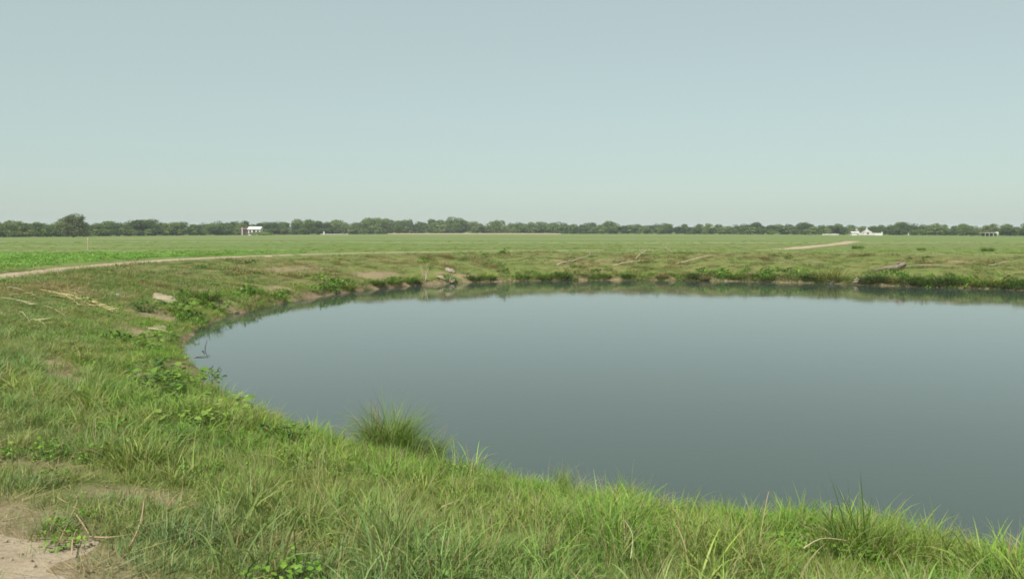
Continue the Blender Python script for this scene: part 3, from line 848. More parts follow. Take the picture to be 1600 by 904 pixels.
BASE = [(-400, 186), (-150, 205), (0, 228), (200, 270), (400, 330), (600, 392), (640, 424), (800, 432), (1000, 404), (1200, 352), (1400, 314), (1600, 270), (1750, 255), (2000, 240)]
TOPS = [(-400, 345), (-100, 344), (0, 347), (25, 343), (40, 347), (60, 345), (75, 349), (90, 347), (115, 335), (140, 350), (165, 346), (190, 346), (215, 341), (240, 343), (262, 345), (290, 347), (310, 347), (330, 344), (365, 346), (385, 344), (405, 349),
        (422, 343), (450, 346), (470, 341), (500, 346), (520, 344), (538, 344), (551, 351), (575, 340), (610, 342), (650, 344), (680, 343), (710, 339), (735, 346), (770, 346), (785, 344), (800, 349), (825, 347), (865, 344), (895, 348),
        (920, 345), (940, 349), (953, 346), (975, 351), (1020, 348), (1060, 351), (1095, 348), (1130, 350), (1180, 348), (1215, 350), (1262, 347), (1280, 351), (1306, 350), (1335, 352), (1370, 350), (1390, 351), (1415, 345), (1435, 350), (1455, 346),
        (1480, 352), (1508, 350), (1540, 350), (1580, 350), (1650, 349), (2000, 348)]
def interp(T, x):
    return float(np.interp(x, [a for a, b in T], [b for a, b in T]))
LAND = [(115, 'the big round tree'), (395, 'the white farmhouse'), (507, 'the small marker post'), (710, 'the tall middle tree'), (955, 'the small pointed tree'), (1352, 'the white temple'), (1548, 'the low grey shed')]
def near_land(px):
    q = min(LAND, key=lambda l: abs(l[0] - px)); return q
def ground_x(px, D): return (px - 800) / FPX * D
def height_for(px, D, top):
    zc = CAM_Z + D * (-math.sin(PITCH) * 1 + 0)  # not used
    dy = 358.5 - top
    return dy / FPX * D + CAM_Z

def put_tree(px, D, top_px, var, label, cat='tree', group='trees in the far tree line'):
    x = ground_x(px, D); z0 = Hs(x, D)
    h = height_for(px, D, top_px) - z0
    root = empty("tree", (x, D, z0), random.uniform(0, 6.28), label, cat, group)
    s = h / 8.1
    c, tk = TV[var][0], TV[var][1]
    for nm, me in (("trunk", tk), ("crown", c)):
        o_ = link(nm, me, root); o_.scale = (s * (0.9 + .25 * random.random()) * (1.12 if s < .9 else 1), s * 1.05, s)
    return root

front = []; px = -190.0
r_ = random.Random(5)
while px < 1800:
    front.append(px); px += r_.uniform(13, 19)
front = [p for p in front if abs(p - 115) > 16]
back = [p + 9 for p in np.arange(-185, 1800, 16.0)]
rows = []
for p in front: rows.append((p, 5 + r_.uniform(-3, 4), 1.5 + r_.uniform(-2.5, 5.0), 'front'))
for p in back: rows.append((p + r_.uniform(-4, 4), 18 + r_.uniform(-3, 4), r_.uniform(-2.0, 3.0), 'back'))
cnt = {}
for kind in ('front', 'back'):
    items = sorted([q for q in rows if q[3] == kind])
    for lp, ln in LAND:
        mine = [q for q in items if near_land(q[0])[0] == lp]
        for side in (-1, 1):
            s_ = sorted([q for q in mine if (q[0] - lp) * side > 0], key=lambda q: abs(q[0] - lp))
            for i, q in enumerate(s_):
                v = r_.randrange(12)
                D_ = interp(BASE, q[0]) + q[1]
                dirw = 'right' if side > 0 else 'left'
                if kind == 'front':
                    lab = "%s tree in the far line's front row, %s %s of %s" % (TV[v][2], ORD[i + 1], dirw, ln)
                else:
                    lab = "%s tree in the far line's back row, %s %s of %s" % (TV[v][2], ORD[i + 1], dirw, ln)
                put_tree(q[0], D_, interp(TOPS, q[0]) + q[2], v, lab)
# named individual trees that stand out
D_ = 232.0; x_ = ground_x(116, D_); z_ = Hs(x_, D_); h_ = height_for(116, D_, 333) - z_
rt = empty("tree", (x_, D_, z_), 1.0, "big round grey-green tree, tallest and widest at the left of the tree line", "tree", "trees in the far tree line")
for nm, me in (("trunk", BIG[1]), ("crown", BIG[0])):
    o_ = link(nm, me, rt); o_.scale = (h_ / 8.1 * 1.12,) * 2 + (h_ / 8.1,)
put_tree(710, 430, 337, 5, "tall rounded mid green tree rising above the middle of the far tree line")
put_tree(953, 405, 344.5, 1, "small pointed mid green crown standing up right of centre in the tree line")
# shrubs along the foot of the tree line
for i, p in enumerate(np.arange(-120, 1720, 13.0)):
    if 388 < p < 412 or 1322 < p < 1380 or 1530 < p < 1566: continue
    p = p + r_.uniform(-5, 5)
    D_ = interp(BASE, p) - r_.uniform(-1, 3)
    x_ = ground_x(p, D_); z_ = Hs(x_, D_)
    v = r_.randrange(6)
    lp, ln = near_land(p); 
    key = (lp, p > lp); cnt[key] = cnt.get(key, 0) + 1
    s_ = D_ / 400 * r_.uniform(1.2, 2.0)
    o_ = link("shrub", SV[v], None, (x_, D_, z_ - .1), (0, 0, r_.uniform(0, 6.28)), (s_ * 1.3, s_ * 1.2, s_))
    o_['side_key'] = str(key)
    o_['px_'] = p
    tag(o_, SVC[v % 3], 'shrub', 'shrubs along the foot of the far tree line')
shr = [o for o in bpy.data.objects if o.name.startswith('shrub') and 'px_' in o]
for lp, ln in LAND:
    for side in (-1, 1):
        s_ = sorted([o for o in shr if near_land(o['px_'])[0] == lp and (o['px_'] - lp) * side > 0], key=lambda o: abs(o['px_'] - lp))
        for i, o_ in enumerate(s_):
            o_['label'] = "low %s shrub by the tree line, %s %s of %s" % (o_['label'], ORD[i + 1], 'right' if side > 0 else 'left', ln)
for o_ in shr:
    del o_['px_']; del o_['side_key']

# ---- far buildings -----------------------------------------------------------
m_white = plain("white_limewash", (0.50, 0.495, 0.475), (0.62, 0.61, 0.59), 1.5, bump=0.1)
m_whitegrey = plain("weathered_white", (0.36, 0.355, 0.33), (0.52, 0.51, 0.48), 1.0, bump=0.1)
m_roofg = plain("pale_grey_roof", (0.50, 0.52, 0.52), (0.62, 0.64, 0.63), 1.5, bump=0.1)
m_brown = plain("red_brown_brick", (0.10, 0.055, 0.045), (0.15, 0.09, 0.07), 2.0, bump=0.1)
m_greyw = plain("grey_concrete", (0.33, 0.32, 0.30), (0.46, 0.45, 0.42), 1.5, bump=0.1)
m_darkhole = plain("dark_window", (0.03, 0.03, 0.035), (0.06, 0.06, 0.06), 2.0, bump=0)
m_timber = plain("weathered_timber", (0.36, 0.28, 0.19), (0.5, 0.41, 0.29), 12)

def box_bm(bm, c, s):
    ret = bmesh.ops.create_cube(bm, size=1.0)
    for v in ret['verts']:
        v.co = Vector((v.co.x * s[0] + c[0], v.co.y * s[1] + c[1], v.co.z * s[2] + c[2]))
def boxes(name, lst, mat, parent, bevel=0.0):
    bm = bmesh.new()
    for c, s in lst: box_bm(bm, c, s)
    if bevel: bmesh.ops.bevel(bm, geom=bm.edges[:], offset=bevel, segments=1, affect='EDGES')
    me = bpy.data.meshes.new(name); bm.to_mesh(me); bm.free(); me.materials.append(mat)
    return link(name, me, parent)
def gable(name, w_, d_, z0, rise, over, mat, parent, cx=0, cy=0, th=.12):
    W = w_ / 2 + over; Dd = d_ / 2 + over
    V = []; F = []
    for zz in (0, th):
        V += [(cx - W, cy - Dd, z0 + zz), (cx + W, cy - Dd, z0 + zz), (cx + W, cy, z0 + rise + zz), (cx - W, cy, z0 + rise + zz), (cx - W, cy + Dd, z0 + zz), (cx + W, cy + Dd, z0 + zz)]
    F = [(0, 3, 2, 1), (3, 4, 5, 2), (6, 7, 8, 9), (9, 8, 11, 10), (0, 1, 7, 6), (5, 4, 10, 11), (0, 6, 9, 3), (3, 9, 10, 4), (1, 2, 8, 7), (2, 5, 11, 8)]
    me = bpy.data.meshes.new(name); me.from_pydata(V, [], F); me.update(); me.materials.append(mat)
    return link(name, me, parent)
def house(px, D, wdt, dep, wall_h, rise, wall_m, roof_m, label, cat, nwin, chimney=False, rz=0.0, name="farmhouse"):
    x = ground_x(px, D); z = Hs(x, D)
    root = empty(name, (x, D, z), rz, label, cat)
    wl = boxes("wall", [((0, 0, wall_h / 2), (wdt, dep, wall_h))], wall_m, root)
    V = [(-wdt / 2, -dep / 2, wall_h), (-wdt / 2, dep / 2, wall_h), (-wdt / 2, 0, wall_h + rise - .05), (wdt / 2, -dep / 2, wall_h), (wdt / 2, dep / 2, wall_h), (wdt / 2, 0, wall_h + rise - .05)]
    me = bpy.data.meshes.new("gable_end"); me.from_pydata(V, [], [(0, 2, 1), (3, 4, 5), (0, 3, 5, 2), (1, 2, 5, 4)]); me.update(); me.materials.append(wall_m)
    link("gable_end", me, root)
    rf = gable("roof", wdt, dep, wall_h + .02, rise, .35, roof_m, root)
    if chimney: boxes("chimney", [((wdt * .3, 0.2, wall_h + rise + .2), (.5, .5, 1.0))], wall_m, rf)
    for i in range(nwin):
        wx = (-.5 + (i + .5) / nwin) * wdt
        if i == nwin // 2: 
            boxes("door", [((wx, -dep / 2 - .02, .95), (.95, .08, 1.9))], m_darkhole, root)
        else:
            wn = boxes("window", [((wx, -dep / 2 - .02, 1.35), (.7, .06, .8))], m_darkhole, root)
            boxes("sill", [((wx, -dep / 2 - .08, .92), (.86, .14, .07))], m_whitegrey, wn)
    return root
house(400.5, 316, 4.3, 4, 2.1, .9, m_white, m_roofg, "white farmhouse with pale grey gable roof before the left tree line", "house", 3)
house(385.5, 321, 2.8, 4, 2.0, .6, m_brown, m_brown, "dark red-brown barn just left of the white farmhouse", "barn", 1, name="barn")
boxes_root = empty("gate_pillar", (ground_x(379.5, 316), 316, Hs(ground_x(379.5, 316), 316)), 0, "pale square gate pillar left of the red-brown barn", "pillar")
boxes("shaft", [((0, 0, 1.4), (.4, .4, 2.8))], m_greyw, boxes_root, .04); boxes("cap", [((0, 0, 2.87), (.75, .75, .14))], m_whitegrey, boxes_root, .03)
x_ = ground_x(407, 308)
o_ = link("hedge", crown_mesh("hedge", 9.5, .0, 1.5, 22, 1500, (.25, .5), 390, m_crown2), None, (x_, 308, Hs(x_, 308) - .1), (0, 0, 0), (1.0, .35, 1.0))
tag(o_, "low pale green hedge in front of the white farmhouse", "hedge")
# marker post and low wall
x_ = ground_x(507, 345)
rt = empty("marker_post", (x_, 345, Hs(x_, 345)), 0, "small white marker post beside the very low grey wall", "marker post")
boxes("shaft", [((0, 0, .55), (.5, .5, 1.1))], m_white, rt, .05); boxes("cap", [((0, 0, 1.22), (.34, .34, .22))], m_white, rt, .06)
x_ = ground_x(523, 350)
rt = empty("boundary_wall", (x_, 350, Hs(x_, 350)), 0, "long very low pale grey wall at the foot of the trees right of the marker post", "wall")
boxes("wall_panel", [((0, 0, .14), (11, .25, .28))], m_greyw, rt); 
for k in range(5): boxes("pillar", [((-5.5 + k * 2.75, 0, .2), (.35, .35, .4))], m_greyw, rt, .03)
# temple
Dt = 306.0; x_ = ground_x(1353, Dt)
rt = empty("temple", (x_, Dt, Hs(x_, Dt)), 0, "little white temple with stepped roof and pointed finial by the right tree line", "temple")
rt.scale = (.85, .85, .85)
boxes("plinth", [((0, 0, .2), (5.4, 3.4, .4))], m_whitegrey, rt, .05)
boxes("wall", [((0, 0, .85), (3.4, 2.6, .9))], m_whitegrey, rt)
for k in (-1, 1): boxes("side_wing", [((k * 2.75, .1, .5), (1.9, 1.8, 1.0))], m_whitegrey, rt, .03)
boxes("doorway", [((0, -1.32, .82), (.7, .06, .8))], m_darkhole, rt)
for k in range(7):
    s = 1 - k / 7.2
    boxes("roof_tier", [((0, 0, 1.38 + k * .17), (3.5 * s, 2.8 * s, .16))], m_whitegrey if k % 2 else m_white, rt, .02)
me = tubes_mesh("finial", [([(0, 0, 2.5), (0, 0, 2.75), (0, 0, 2.95), (0, 0, 3.2)], [.28, .36, .16, .03])], m_white, 8); link("finial", me, rt)
x_ = ground_x(1334, Dt + 2)
rt = empty("shrine", (x_, Dt + 2, Hs(x_, Dt + 2)), 0, "low white shrine hut left of the little white temple", "shrine")
boxes("wall", [((0, 0, .4), (2.6, 1.8, .8))], m_white, rt); gable("roof", 2.6, 1.8, .8, .5, .2, m_whitegrey, rt)
x_ = ground_x(1371, Dt - 2)
rt = empty("boundary_wall", (x_, Dt - 2, Hs(x_, Dt - 2)), 0, "bright white wall with taller end pillar right of the temple", "wall")
boxes("wall_panel", [((0, 0, .4), (2.6, .3, .8))], m_white, rt); boxes("pillar", [((1.3, 0, .6), (.4, .4, 1.2))], m_white, rt, .04)
x_ = ground_x(1297, 322)
rt = empty("boundary_wall", (x_, 322, Hs(x_, 322)), 0, "low broken pale wall well left of the temple", "wall")
for k in range(5): boxes("wall_panel", [((-2.6 + k * 1.25, 0, .22 + .05 * (k % 2)), (1.2, .25, .44 + .1 * (k % 2)))], m_whitegrey, rt)
Ds = 272.0; x_ = ground_x(1544, Ds)
rt = empty("shed", (x_, Ds, Hs(x_, Ds)), 0, "low grey flat-roofed shed on posts at the far right", "shed")
boxes("roof", [((0, 0, 1.02), (4.6, 2.8, .14))], m_greyw, rt, .02)
boxes("back_wall", [((0, 1.1, .48), (3.8, .12, .94))], m_brown, rt)
for k in range(4):
    boxes("post", [((-1.9 + k * 1.27, -1.2, .47), (.14, .14, .94))], m_greyw, rt)
x_ = ground_x(1556, Ds)
rt = empty("water_tank", (x_, Ds, Hs(x_, Ds)), 0, "small white tank beside the low grey shed", "tank")
link("tank_body", tubes_mesh("tank_body", [([(0, 0, 0), (0, 0, 1.1), (0, 0, 1.3)], [.5, .5, .3])], m_white, 12), rt)
x_ = ground_x(1418, 300)
rt = empty("marker_post", (x_, 300, Hs(x_, 300)), 0, "tiny pale marker post below the dark trees right of the temple", "marker post")
boxes("shaft", [((0, 0, .4), (.3, .3, .8))], m_whitegrey, rt, .03)
# stake in the green field
q = at(137, 393)
rt = empty("wooden_stake", q, 0, "thin pale wooden stake upright in the green field below the big tree", "stake")
link("shaft", tubes_mesh("shaft", [(bent((0, 0, -.1), (.05, 0, 1.3), 5, 0, .01), [.035] * 6)], m_timber, 6), rt)

# ---- rocks and slabs -----------------------------------------------------------
m_rock = plain("pale_dusty_stone", (0.235, 0.195, 0.125), (0.33, 0.28, 0.19), 3, bump=.6, bscale=10)
m_rock2 = plain("pinkish_stone", (0.26, 0.21, 0.17), (0.34, 0.285, 0.235), 4, bump=.6, bscale=12)
def rock(pix, size, seed, label, mat, rz=0, name="rock", sink=.25):
    bm = bmesh.new(); bmesh.ops.create_icosphere(bm, subdivisions=3, radius=1)
    r = random.Random(seed); off = r.uniform(0, 50)
    for v in bm.verts:
        n = float(fbm(np.array([v.co.x + off]), np.array([v.co.y + v.co.z * 1.7]), .9, seed, 3)[0])
        v.co *= 1 + .42 * n
        v.co.z = min(v.co.z, .8 + .3 * n)
        v.co *= 1 + .10 * float(fbm(np.array([v.co.x * 3 + off]), np.array([v.co.y * 3 + v.co.z * 2]), .5, seed + 5, 2)[0])
        v.co = Vector((v.co.x * size[0], v.co.y * size[1], v.co.z * size[2]))
    me = bpy.data.meshes.new(name); bm.to_mesh(me); bm.free(); me.materials.append(mat)
    q = at(*pix)
    e = .3
    gx = (Hs(q.x + e, q.y) - Hs(q.x - e, q.y)) / (2 * e); gy = (Hs(q.x, q.y + e) - Hs(q.x, q.y - e)) / (2 * e)
    o = link(name, me, None, (q.x, q.y, q.z + size[2] * sink), (math.atan(gy), -math.atan(gx), rz))
    return tag(o, label, 'rock')
rock((255, 473), (.44, .34, .22), 1, "pale dusty boulder on the left bank above the weeds", m_rock, -.5, sink=.4)
rock((249, 513), (.36, .2, .05), 2, "flat pale stone slab on the left bank just under the leafy weeds", m_rock, -.7)
rock((704, 425), (.28, .2, .16), 4, "pinkish grey boulder on the far bank right of the dry stems", m_rock2, 0, sink=.5)
rock((697, 438), (.55, .3, .10), 5, "low bare mud mound at the water's edge beneath the pinkish boulder", m_rock, .1)
rock((1300, 440.5), (.3, .2, .12), 6, "small reddish stone at the waterline by the undercut tussock", m_rock2)
rock((1342, 441), (.34, .22, .13), 7, "small pinkish stone at the waterline between the two dark tussocks", m_rock2)
rock((183, 462), (.10, .08, .07), 8, "small white stone left of the pale boulder", m_whitegrey)
rock((297, 524), (.16, .10, .06), 9, "small flat stone at the pond's left corner", m_rock)
rock((420, 402), (.3, .16, .1), 10, "pale clod beside the path where it meets the far bank", m_rock)

# ---- branches and driftwood ---------------------------------------------------------
m_dry = plain("bleached_wood", (0.27, 0.225, 0.15), (0.40, 0.345, 0.24), 8, bump=.3)
m_dwood = plain("grey_brown_driftwood", (0.11, 0.09, 0.068), (0.24, 0.20, 0.155), 6, bump=.7)
def branch(pa, pb, rad, label, twigs=3, seed=0, name="fallen_branch", mat=None, lift=.12, sag=.05):
    a = at(*pa); b = at(*pb); r = random.Random(seed)
    base = Vector(a)
    a2 = Vector((0, 0, .03)); b2 = b - a + Vector((0, 0, lift))
    pts = bent(a2, b2, 8, sag, .012, r)
    root = empty(name, base, 0, label, 'branch', 'bleached fallen branches on the banks')
    link("stem", tubes_mesh("stem", [(pts, [rad * (1 - .7 * i / 8) for i in range(9)])], mat or m_dry, 6), root)
    L = (b - a).length
    for i in range(twigs):
        p = pts[r.randrange(2, 8)]
        d = (b2 - a2).normalized() * .7 + Vector((r.uniform(-.35, .35), r.uniform(-.35, .35), r.uniform(-.02, .14)))
        link("twig", tubes_mesh("twig", [(bent(p, p + d.normalized() * L * r.uniform(.10, .2), 4, 0, .05, r), [rad * .45 * (1 - .18 * k) for k in range(5)])], mat or m_dry, 5), root)
    return root
branch((870, 415), (936, 399), .05, "long bleached branch leaning up the far bank, leftmost of the three branches", 2, 1)
branch((958, 416), (1010, 411), .045, "short bleached branch lying level, middle of the three far bank branches", 2, 2)
branch((1055, 414), (1117, 403), .055, "long bleached branch rising to the right, rightmost of the three branches", 3, 3)
branch((994, 404), (1014, 395), .04, "pale brushwood sprig above the middle far bank branch", 5, 4, lift=.3)
branch((1418, 417), (1505, 418.5), .03, "long thin pale pole lying right of the driftwood trunk", 0, 5, lift=.08)
branch((1050, 397), (1030, 389), .03, "thin arched twig standing over the field edge above the right branch", 1, 6, lift=.5)
branch((40, 458), (10, 455), .02, "short pale twig near the left end of the path bank", 2, 7)
branch((1545, 417), (1590, 412), .03, "faint grey branch at the far right of the far bank", 2, 9)
branch((232, 515), (283, 530), .035, "pale stick lying from the flat slab down to the pond's left corner", 0, 8, lift=.05)
# driftwood trunk
a = at(1366, 424); b = at(1418, 419)
rt = empty("driftwood_trunk", a, 0, "weathered grey-brown driftwood trunk with upturned root end on the far right bank", "driftwood")
v = b - a
link("trunk", tubes_mesh("trunk", [(bent((-.1, 0, .10), v + Vector((-.1, 0, .16)), 7, .0, .03), [.06, .10, .13, .15, .17, .19, .2, .16])], m_dwood, 9), rt)
rt.scale = (.85, .85, .78); rt.location.z -= .05
link("root_end", tubes_mesh("root_end", [([v + Vector((-.35, -.05, .12)), v + Vector((-.1, -.05, .33)), v + Vector((.08, 0, .42)), v + Vector((.16, 0, .24))], [.12, .15, .16, .1]),
                                        ([v + Vector((-.5, .1, .25)), v + Vector((-.25, .1, .5)), v + Vector((.0, .1, .62))], [.05, .06, .02])], m_dwood, 8), rt)
for k in range(5):
    s0 = Vector((.05 + .32 * k, random.uniform(-.25, .1), .12))
    link("broken_limb", tubes_mesh("broken_limb", [(bent(s0, s0 + Vector((random.uniform(.35, .7), random.uniform(-.2, .2), random.uniform(-.05, .16))), 4, .03, .05), [.06, .06, .05, .04, .02])], m_dwood, 6), rt)
# dead stems standing on the far bank (665, 412-440)
q = at(664, 440)
rt = empty("dead_shrub", q, 0, "dead bleached shrub stems standing at the water's edge left of the pinkish boulder", "dead shrub")
for k in range(7):
    a_ = random.uniform(0, 6.28); h_ = random.uniform(.5, 1.05)
    tip = Vector((math.cos(a_) * .28 - .05, math.sin(a_) * .2, h_))
    link("stem", tubes_mesh("stem", [(bent((random.uniform(-.05, .05), 0, -.05), tip, 5, 0, .04), [.024, .022, .018, .014, .010, .005])], m_dry, 5), rt)
# twigs in the water at the left corner
m_wet = plain("wet_dark_twig", (0.05, 0.045, 0.035), (0.09, 0.08, 0.06), 10, bump=.2, spec=.5)
def water_twig(pts, rad, label):
    P = [at(x, y, WATER_Z) + Vector((0, 0, z)) for x, y, z in pts]
    b0 = P[0].copy()
    o = link("water_twig", tubes_mesh("water_twig", [([p - b0 for p in P], [rad * (1 - .6 * i / (len(P) - 1)) for i in range(len(P))])], m_wet, 5), None, b0)
    return tag(o, label, 'twig', 'dark twigs in the shallow water at the pond corner')
water_twig([(320, 545, -.05), (321, 545, .07), (323, 545, .16), (324, 545, .25)], .012, "upright dark twig curving out of the water in the left corner")
water_twig([(297, 560, -.02), (308, 558, .01), (318, 558, .015), (328, 556, .02)], .012, "long dark twig lying flat just off the left shore")
water_twig([(316, 548, .0), (319, 550, .03), (320, 553, .01)], .012, "tiny bent twig below the upright twig")
water_twig([(328, 575, .0), (331, 576, .02), (333, 574, .05)], .014, "tiny dark twig further down the left shore, nearer the bank")
water_twig([(340, 578, .0), (343, 577, .05), (346, 579, .01)], .014, "tiny dark twig further down the left shore, farther out")

# ---- fallen reed stalks on the left bank --------------------------------------------
m_reed = plain("dry_reed", (0.44, 0.37, 0.17), (0.56, 0.48, 0.25), 12, bump=.2)
m_reed2 = plain("pale_dry_reed", (0.38, 0.32, 0.18), (0.50, 0.43, 0.28), 12, bump=.2)
REEDS = [((120, 470), (172, 485), "middle reed crossing the bundle at a slant"), ((95, 458), (130, 468), "short reed at the upper left of the bundle"), ((135, 480), (180, 491), "short reed at the lower right of the bundle"), ((62, 455), (150, 482), "topmost of the reed bundle"), ((75, 459), (160, 480), "second of the reed bundle, olive yellow"), ((88, 461), (175, 484), "thick yellow reed in the middle of the bundle"),
         ((98, 463), (186, 489), "longest reed of the bundle, reaching farthest right"), ((80, 463), (140, 482), "short reed on the lower side of the bundle"), ((112, 475), (128, 486), "small cross-lying reed under the bundle"),
         ((110, 466), (188, 492), "lowest long reed of the bundle"), ((2, 468), (60, 485), "long pale reed at the picture's left edge"), ((38, 461), (62, 472), "short pale reed above the left edge reed"),
         ((70, 481), (103, 497), "thin pale reed lying apart below the bundle"), ((30, 490), (48, 508), "pale reed pointing down the slope, upper of the crossed pair"), ((45, 504), (74, 514), "dark tipped reed, lower of the crossed pair"),
         ((15, 464), (45, 466), "short flat reed near the left edge"), ((25, 473), (58, 484), "thin pale reed just above the crossed pair")]
for i, (pa, pb, lab) in enumerate(REEDS):
    a = at(*pa); b = at(*pb); v = b - a
    rt = empty("reed_stalk", a, 0, "fallen dry reed stalk: " + lab, "reed", "fallen dry reeds on the left bank")
    pts = bent((0, 0, .05), v + Vector((0, 0, .04)), 8, .05 + .02 * (i % 3), .006)
    rd = .014 if i in (5, 6, 9) else .010
    mt = m_reed if i < 10 else m_reed2
    link("stalk", tubes_mesh("stalk", [(pts, [rd * (1 - .5 * k / 8) for k in range(9)])], mt, 5), rt)
    for k in (3, 5, 6):
        p = pts[k]; d = (v.normalized() + Vector((random.uniform(-.3, .3), random.uniform(-.3, .3), random.uniform(-.05, .15)))).normalized()
        me = blade_mesh(1, 0.0, (.4, .6), (.025, .03), 6, (1.42, 1.5), (.0, .08), 600 + i * 7 + k, "dry_leaf", None, az=(0, 0.01))
        me.materials.append(mt)
        link("dry_leaf", me, rt, p, (0, 0, math.atan2(d.y, d.x)), 1.0)

# ---- dry stalks on the ground at the bottom left --------------------------------------
m_stalk = plain("pinkish_dry_stalk", (0.30, 0.215, 0.125), (0.42, 0.31, 0.19), 25, bump=.3)
def stalk(pts, rad, label, leaf=True, mat=None, flat=1.0):
    P = [at(x, y) + Vector((0, 0, z)) for x, y, z in pts]; b0 = P[0].copy()
    C3 = catmull([tuple(p - b0) for p in P], 3)
    n = len(C3)
    me = tubes_mesh("dry_stalk", [([Vector(c) for c in C3], [rad * (1 - .55 * i / n) for i in range(n)])], mat or m_stalk, 6)
    return tag(link("dry_stalk", me, None, b0), label, 'dry stalk', 'dry stalks fallen in the near grass')
stalk([(94, 852, .03), (108, 828, .06), (123, 803, .10)], .005, "straight tan stalk leaning right, near the dirt at the bottom left")
stalk([(118, 813, .05), (128, 826, .04), (139, 838, .02)], .0065, "short pinkish stalk crossing the top of the leaning tan stalk")
stalk([(80, 853, .02), (100, 850, .025), (121, 846, .02)], .006, "reddish stalk lying flat beneath the leaning tan stalk")
stalk([(140, 846, .03), (165, 851, .05), (190, 850, .05), (214, 845, .05)], .005, "long level stalk meeting the curved dead blade")
stalk([(203, 858, .02), (214, 845, .05), (222, 830, .09), (226, 815, .15)], .0065, "thick curved dead blade turning upward at the bottom left")
stalk([(113, 873, .03), (114, 860, .06), (119, 846, .07)], .005, "short pale upright stalk below the flat reddish stalk")
stalk([(1184, 880, .1), (1190, 878, .28), (1196, 876, .44), (1199, 874, .50)], .0035, "thin pink and tan stem standing upright before the water at the right")
stalk([(1255, 896, .18), (1280, 890, .22), (1305, 884, .2), (1325, 880, .17)], .005, "pale dry stem arching through the near grass below the right tussock", mat=m_reed2)
stalk([(690, 828, .18), (705, 826, .2), (722, 818, .2)], .005, "short tan bent stem in the grass near bottom centre", mat=m_reed2)
stalk([(810, 878, .12), (825, 874, .16), (840, 876, .13)], .0045, "brownish broken stem low in the grass right of bottom centre")
stalk([(985, 896, .1), (988, 880, .2), (974, 862, .24)], .0035, "pale dead leaf stem folded over, just left of the dark tussock foot", mat=m_reed2)

# ---- tussocks ---------------------------------------------------------------------------
m_tl = {}
def tmat(key):
    cols = dict(mid=(0.125, 0.225, 0.035), dark=(0.100, 0.185, 0.030), fresh=(0.165, 0.265, 0.045), pale=(0.225, 0.290, 0.095), blue=(0.150, 0.230, 0.095), straw=(0.36, 0.28, 0.15), yellow=(0.20, 0.235, 0.06), deep=(0.055, 0.115, 0.022))
    if key not in m_tl: m_tl[key] = grass_mat("tussock_" + key, cols[key], dryfrac=.14 if key != 'straw' else 0)
    return m_tl[key]
LB = {}
def long_blade(key, w0, stiff=False):
    k = (key, w0, stiff)
    c0, c1 = (.05, .12) if stiff else (.4, .35)
    if k not in LB:
        LB[k] = [blade_mesh(1, 0.0, (.95, 1.0), (w0, w0 * 1.2), 10, (.12 + .12 * i, .13 + .12 * i), (c0 + c1 * i, c0 + .05 + c1 * i), 700 + i + int(w0 * 1e4), "blade", tmat(key), az=(0, .01)) for i in range(5)]
    return LB[k]
def tussock(pix, h, rad, n, wd, lean, curve, key, nlong, lw, label, seed, group='grass tussocks on the near bank', lh=1.15, name="grass_tussock", cat="grass tussock", key2=None, pos=None, stiff=False):
    q = at(*pix) if pos is None else pos
    q = q.copy(); q.z = max(q.z, WATER_Z + .02)
    h *= 1.3; rad *= 1.15; n = int(n * 2.2)
    root = empty(name, q - Vector((0, 0, .02)), 0, label, cat, group)
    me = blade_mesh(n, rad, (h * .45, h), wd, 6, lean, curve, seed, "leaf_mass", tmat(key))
    tag(link("leaf_mass", me, root), kind='stuff')
    r = random.Random(seed)
    L = long_blade(key2 or key, lw, stiff)
    for i in range(nlong):
        m_ = L[r.randrange(5)]
        hh_ = h * lh * r.uniform(.75, 1.12)
        o_ = link("blade", m_, root, (r.uniform(-rad, rad) * .4, r.uniform(-rad, rad) * .4, 0), (r.uniform(-.15, .15), r.uniform(-.15, .15), r.uniform(0, 6.28)), (hh_, hh_, hh_))
    return root
tussock((606, 712), .72, .22, 400, (.005, .010), (0, .7), (.3, 1.9), 'fresh', 24, .010, "big dense green tussock at the water's edge, left of centre", 801, lh=1.1)
tussock((572, 710), .34, .16, 150, (.004, .008), (.1, 1.0), (.3, 1.8), 'dark', 9, .011, "ragged low tussock fanning left beside the big one at the water's edge", 831)
tussock((640, 720), .50, .16, 190, (.004, .009), (.0, .8), (.3, 1.6), 'dark', 9, .011, "medium ragged tussock in front of the big one's right side", 832)
tussock((590, 726), .24, .16, 110, (.004, .008), (.2, 1.2), (.3, 1.6), 'yellow', 6, .010, "low yellow-green skirt of grass in front of the big tussock", 833)
tussock((672, 716), .38, .16, 130, (.004, .007), (.1, .9), (.3, 1.4), 'mid', 8, .010, "smaller tussock leaning over the water, rightmost of the clump by the big one", 802)
tussock((1385, 880), .30, .16, 150, (.005, .010), (.1, 1.0), (.2, 1.5), 'mid', 12, .014, "bushy green tussock leaning right, against the spiky one's right side", 834)
tussock((1308, 872), .28, .14, 130, (.005, .010), (.1, .9), (.2, 1.5), 'mid', 10, .014, "bushy green tussock against the spiky one's left side", 835)
tussock((1345, 872), .36, .20, 260, (.004, .008), (0, .8), (.1, 1.2), 'dark', 26, .016, "stiff dark-bladed tussock spiking up against the water at lower right", 803, lh=1.45, stiff=True)
tussock((615, 868), .42, .13, 110, (.004, .007), (0, .5), (.3, 1.4), 'pale', 14, .012, "tall pale green tussock with long arching blades at bottom centre", 804, lh=1.2)
tussock((640, 893), .16, .09, 90, (.003, .005), (.2, 1.3), (0, .8), 'straw', 5, .006, "dead straw-coloured tuft at the foot of the tall pale tussock", 805, cat="dead grass tuft")
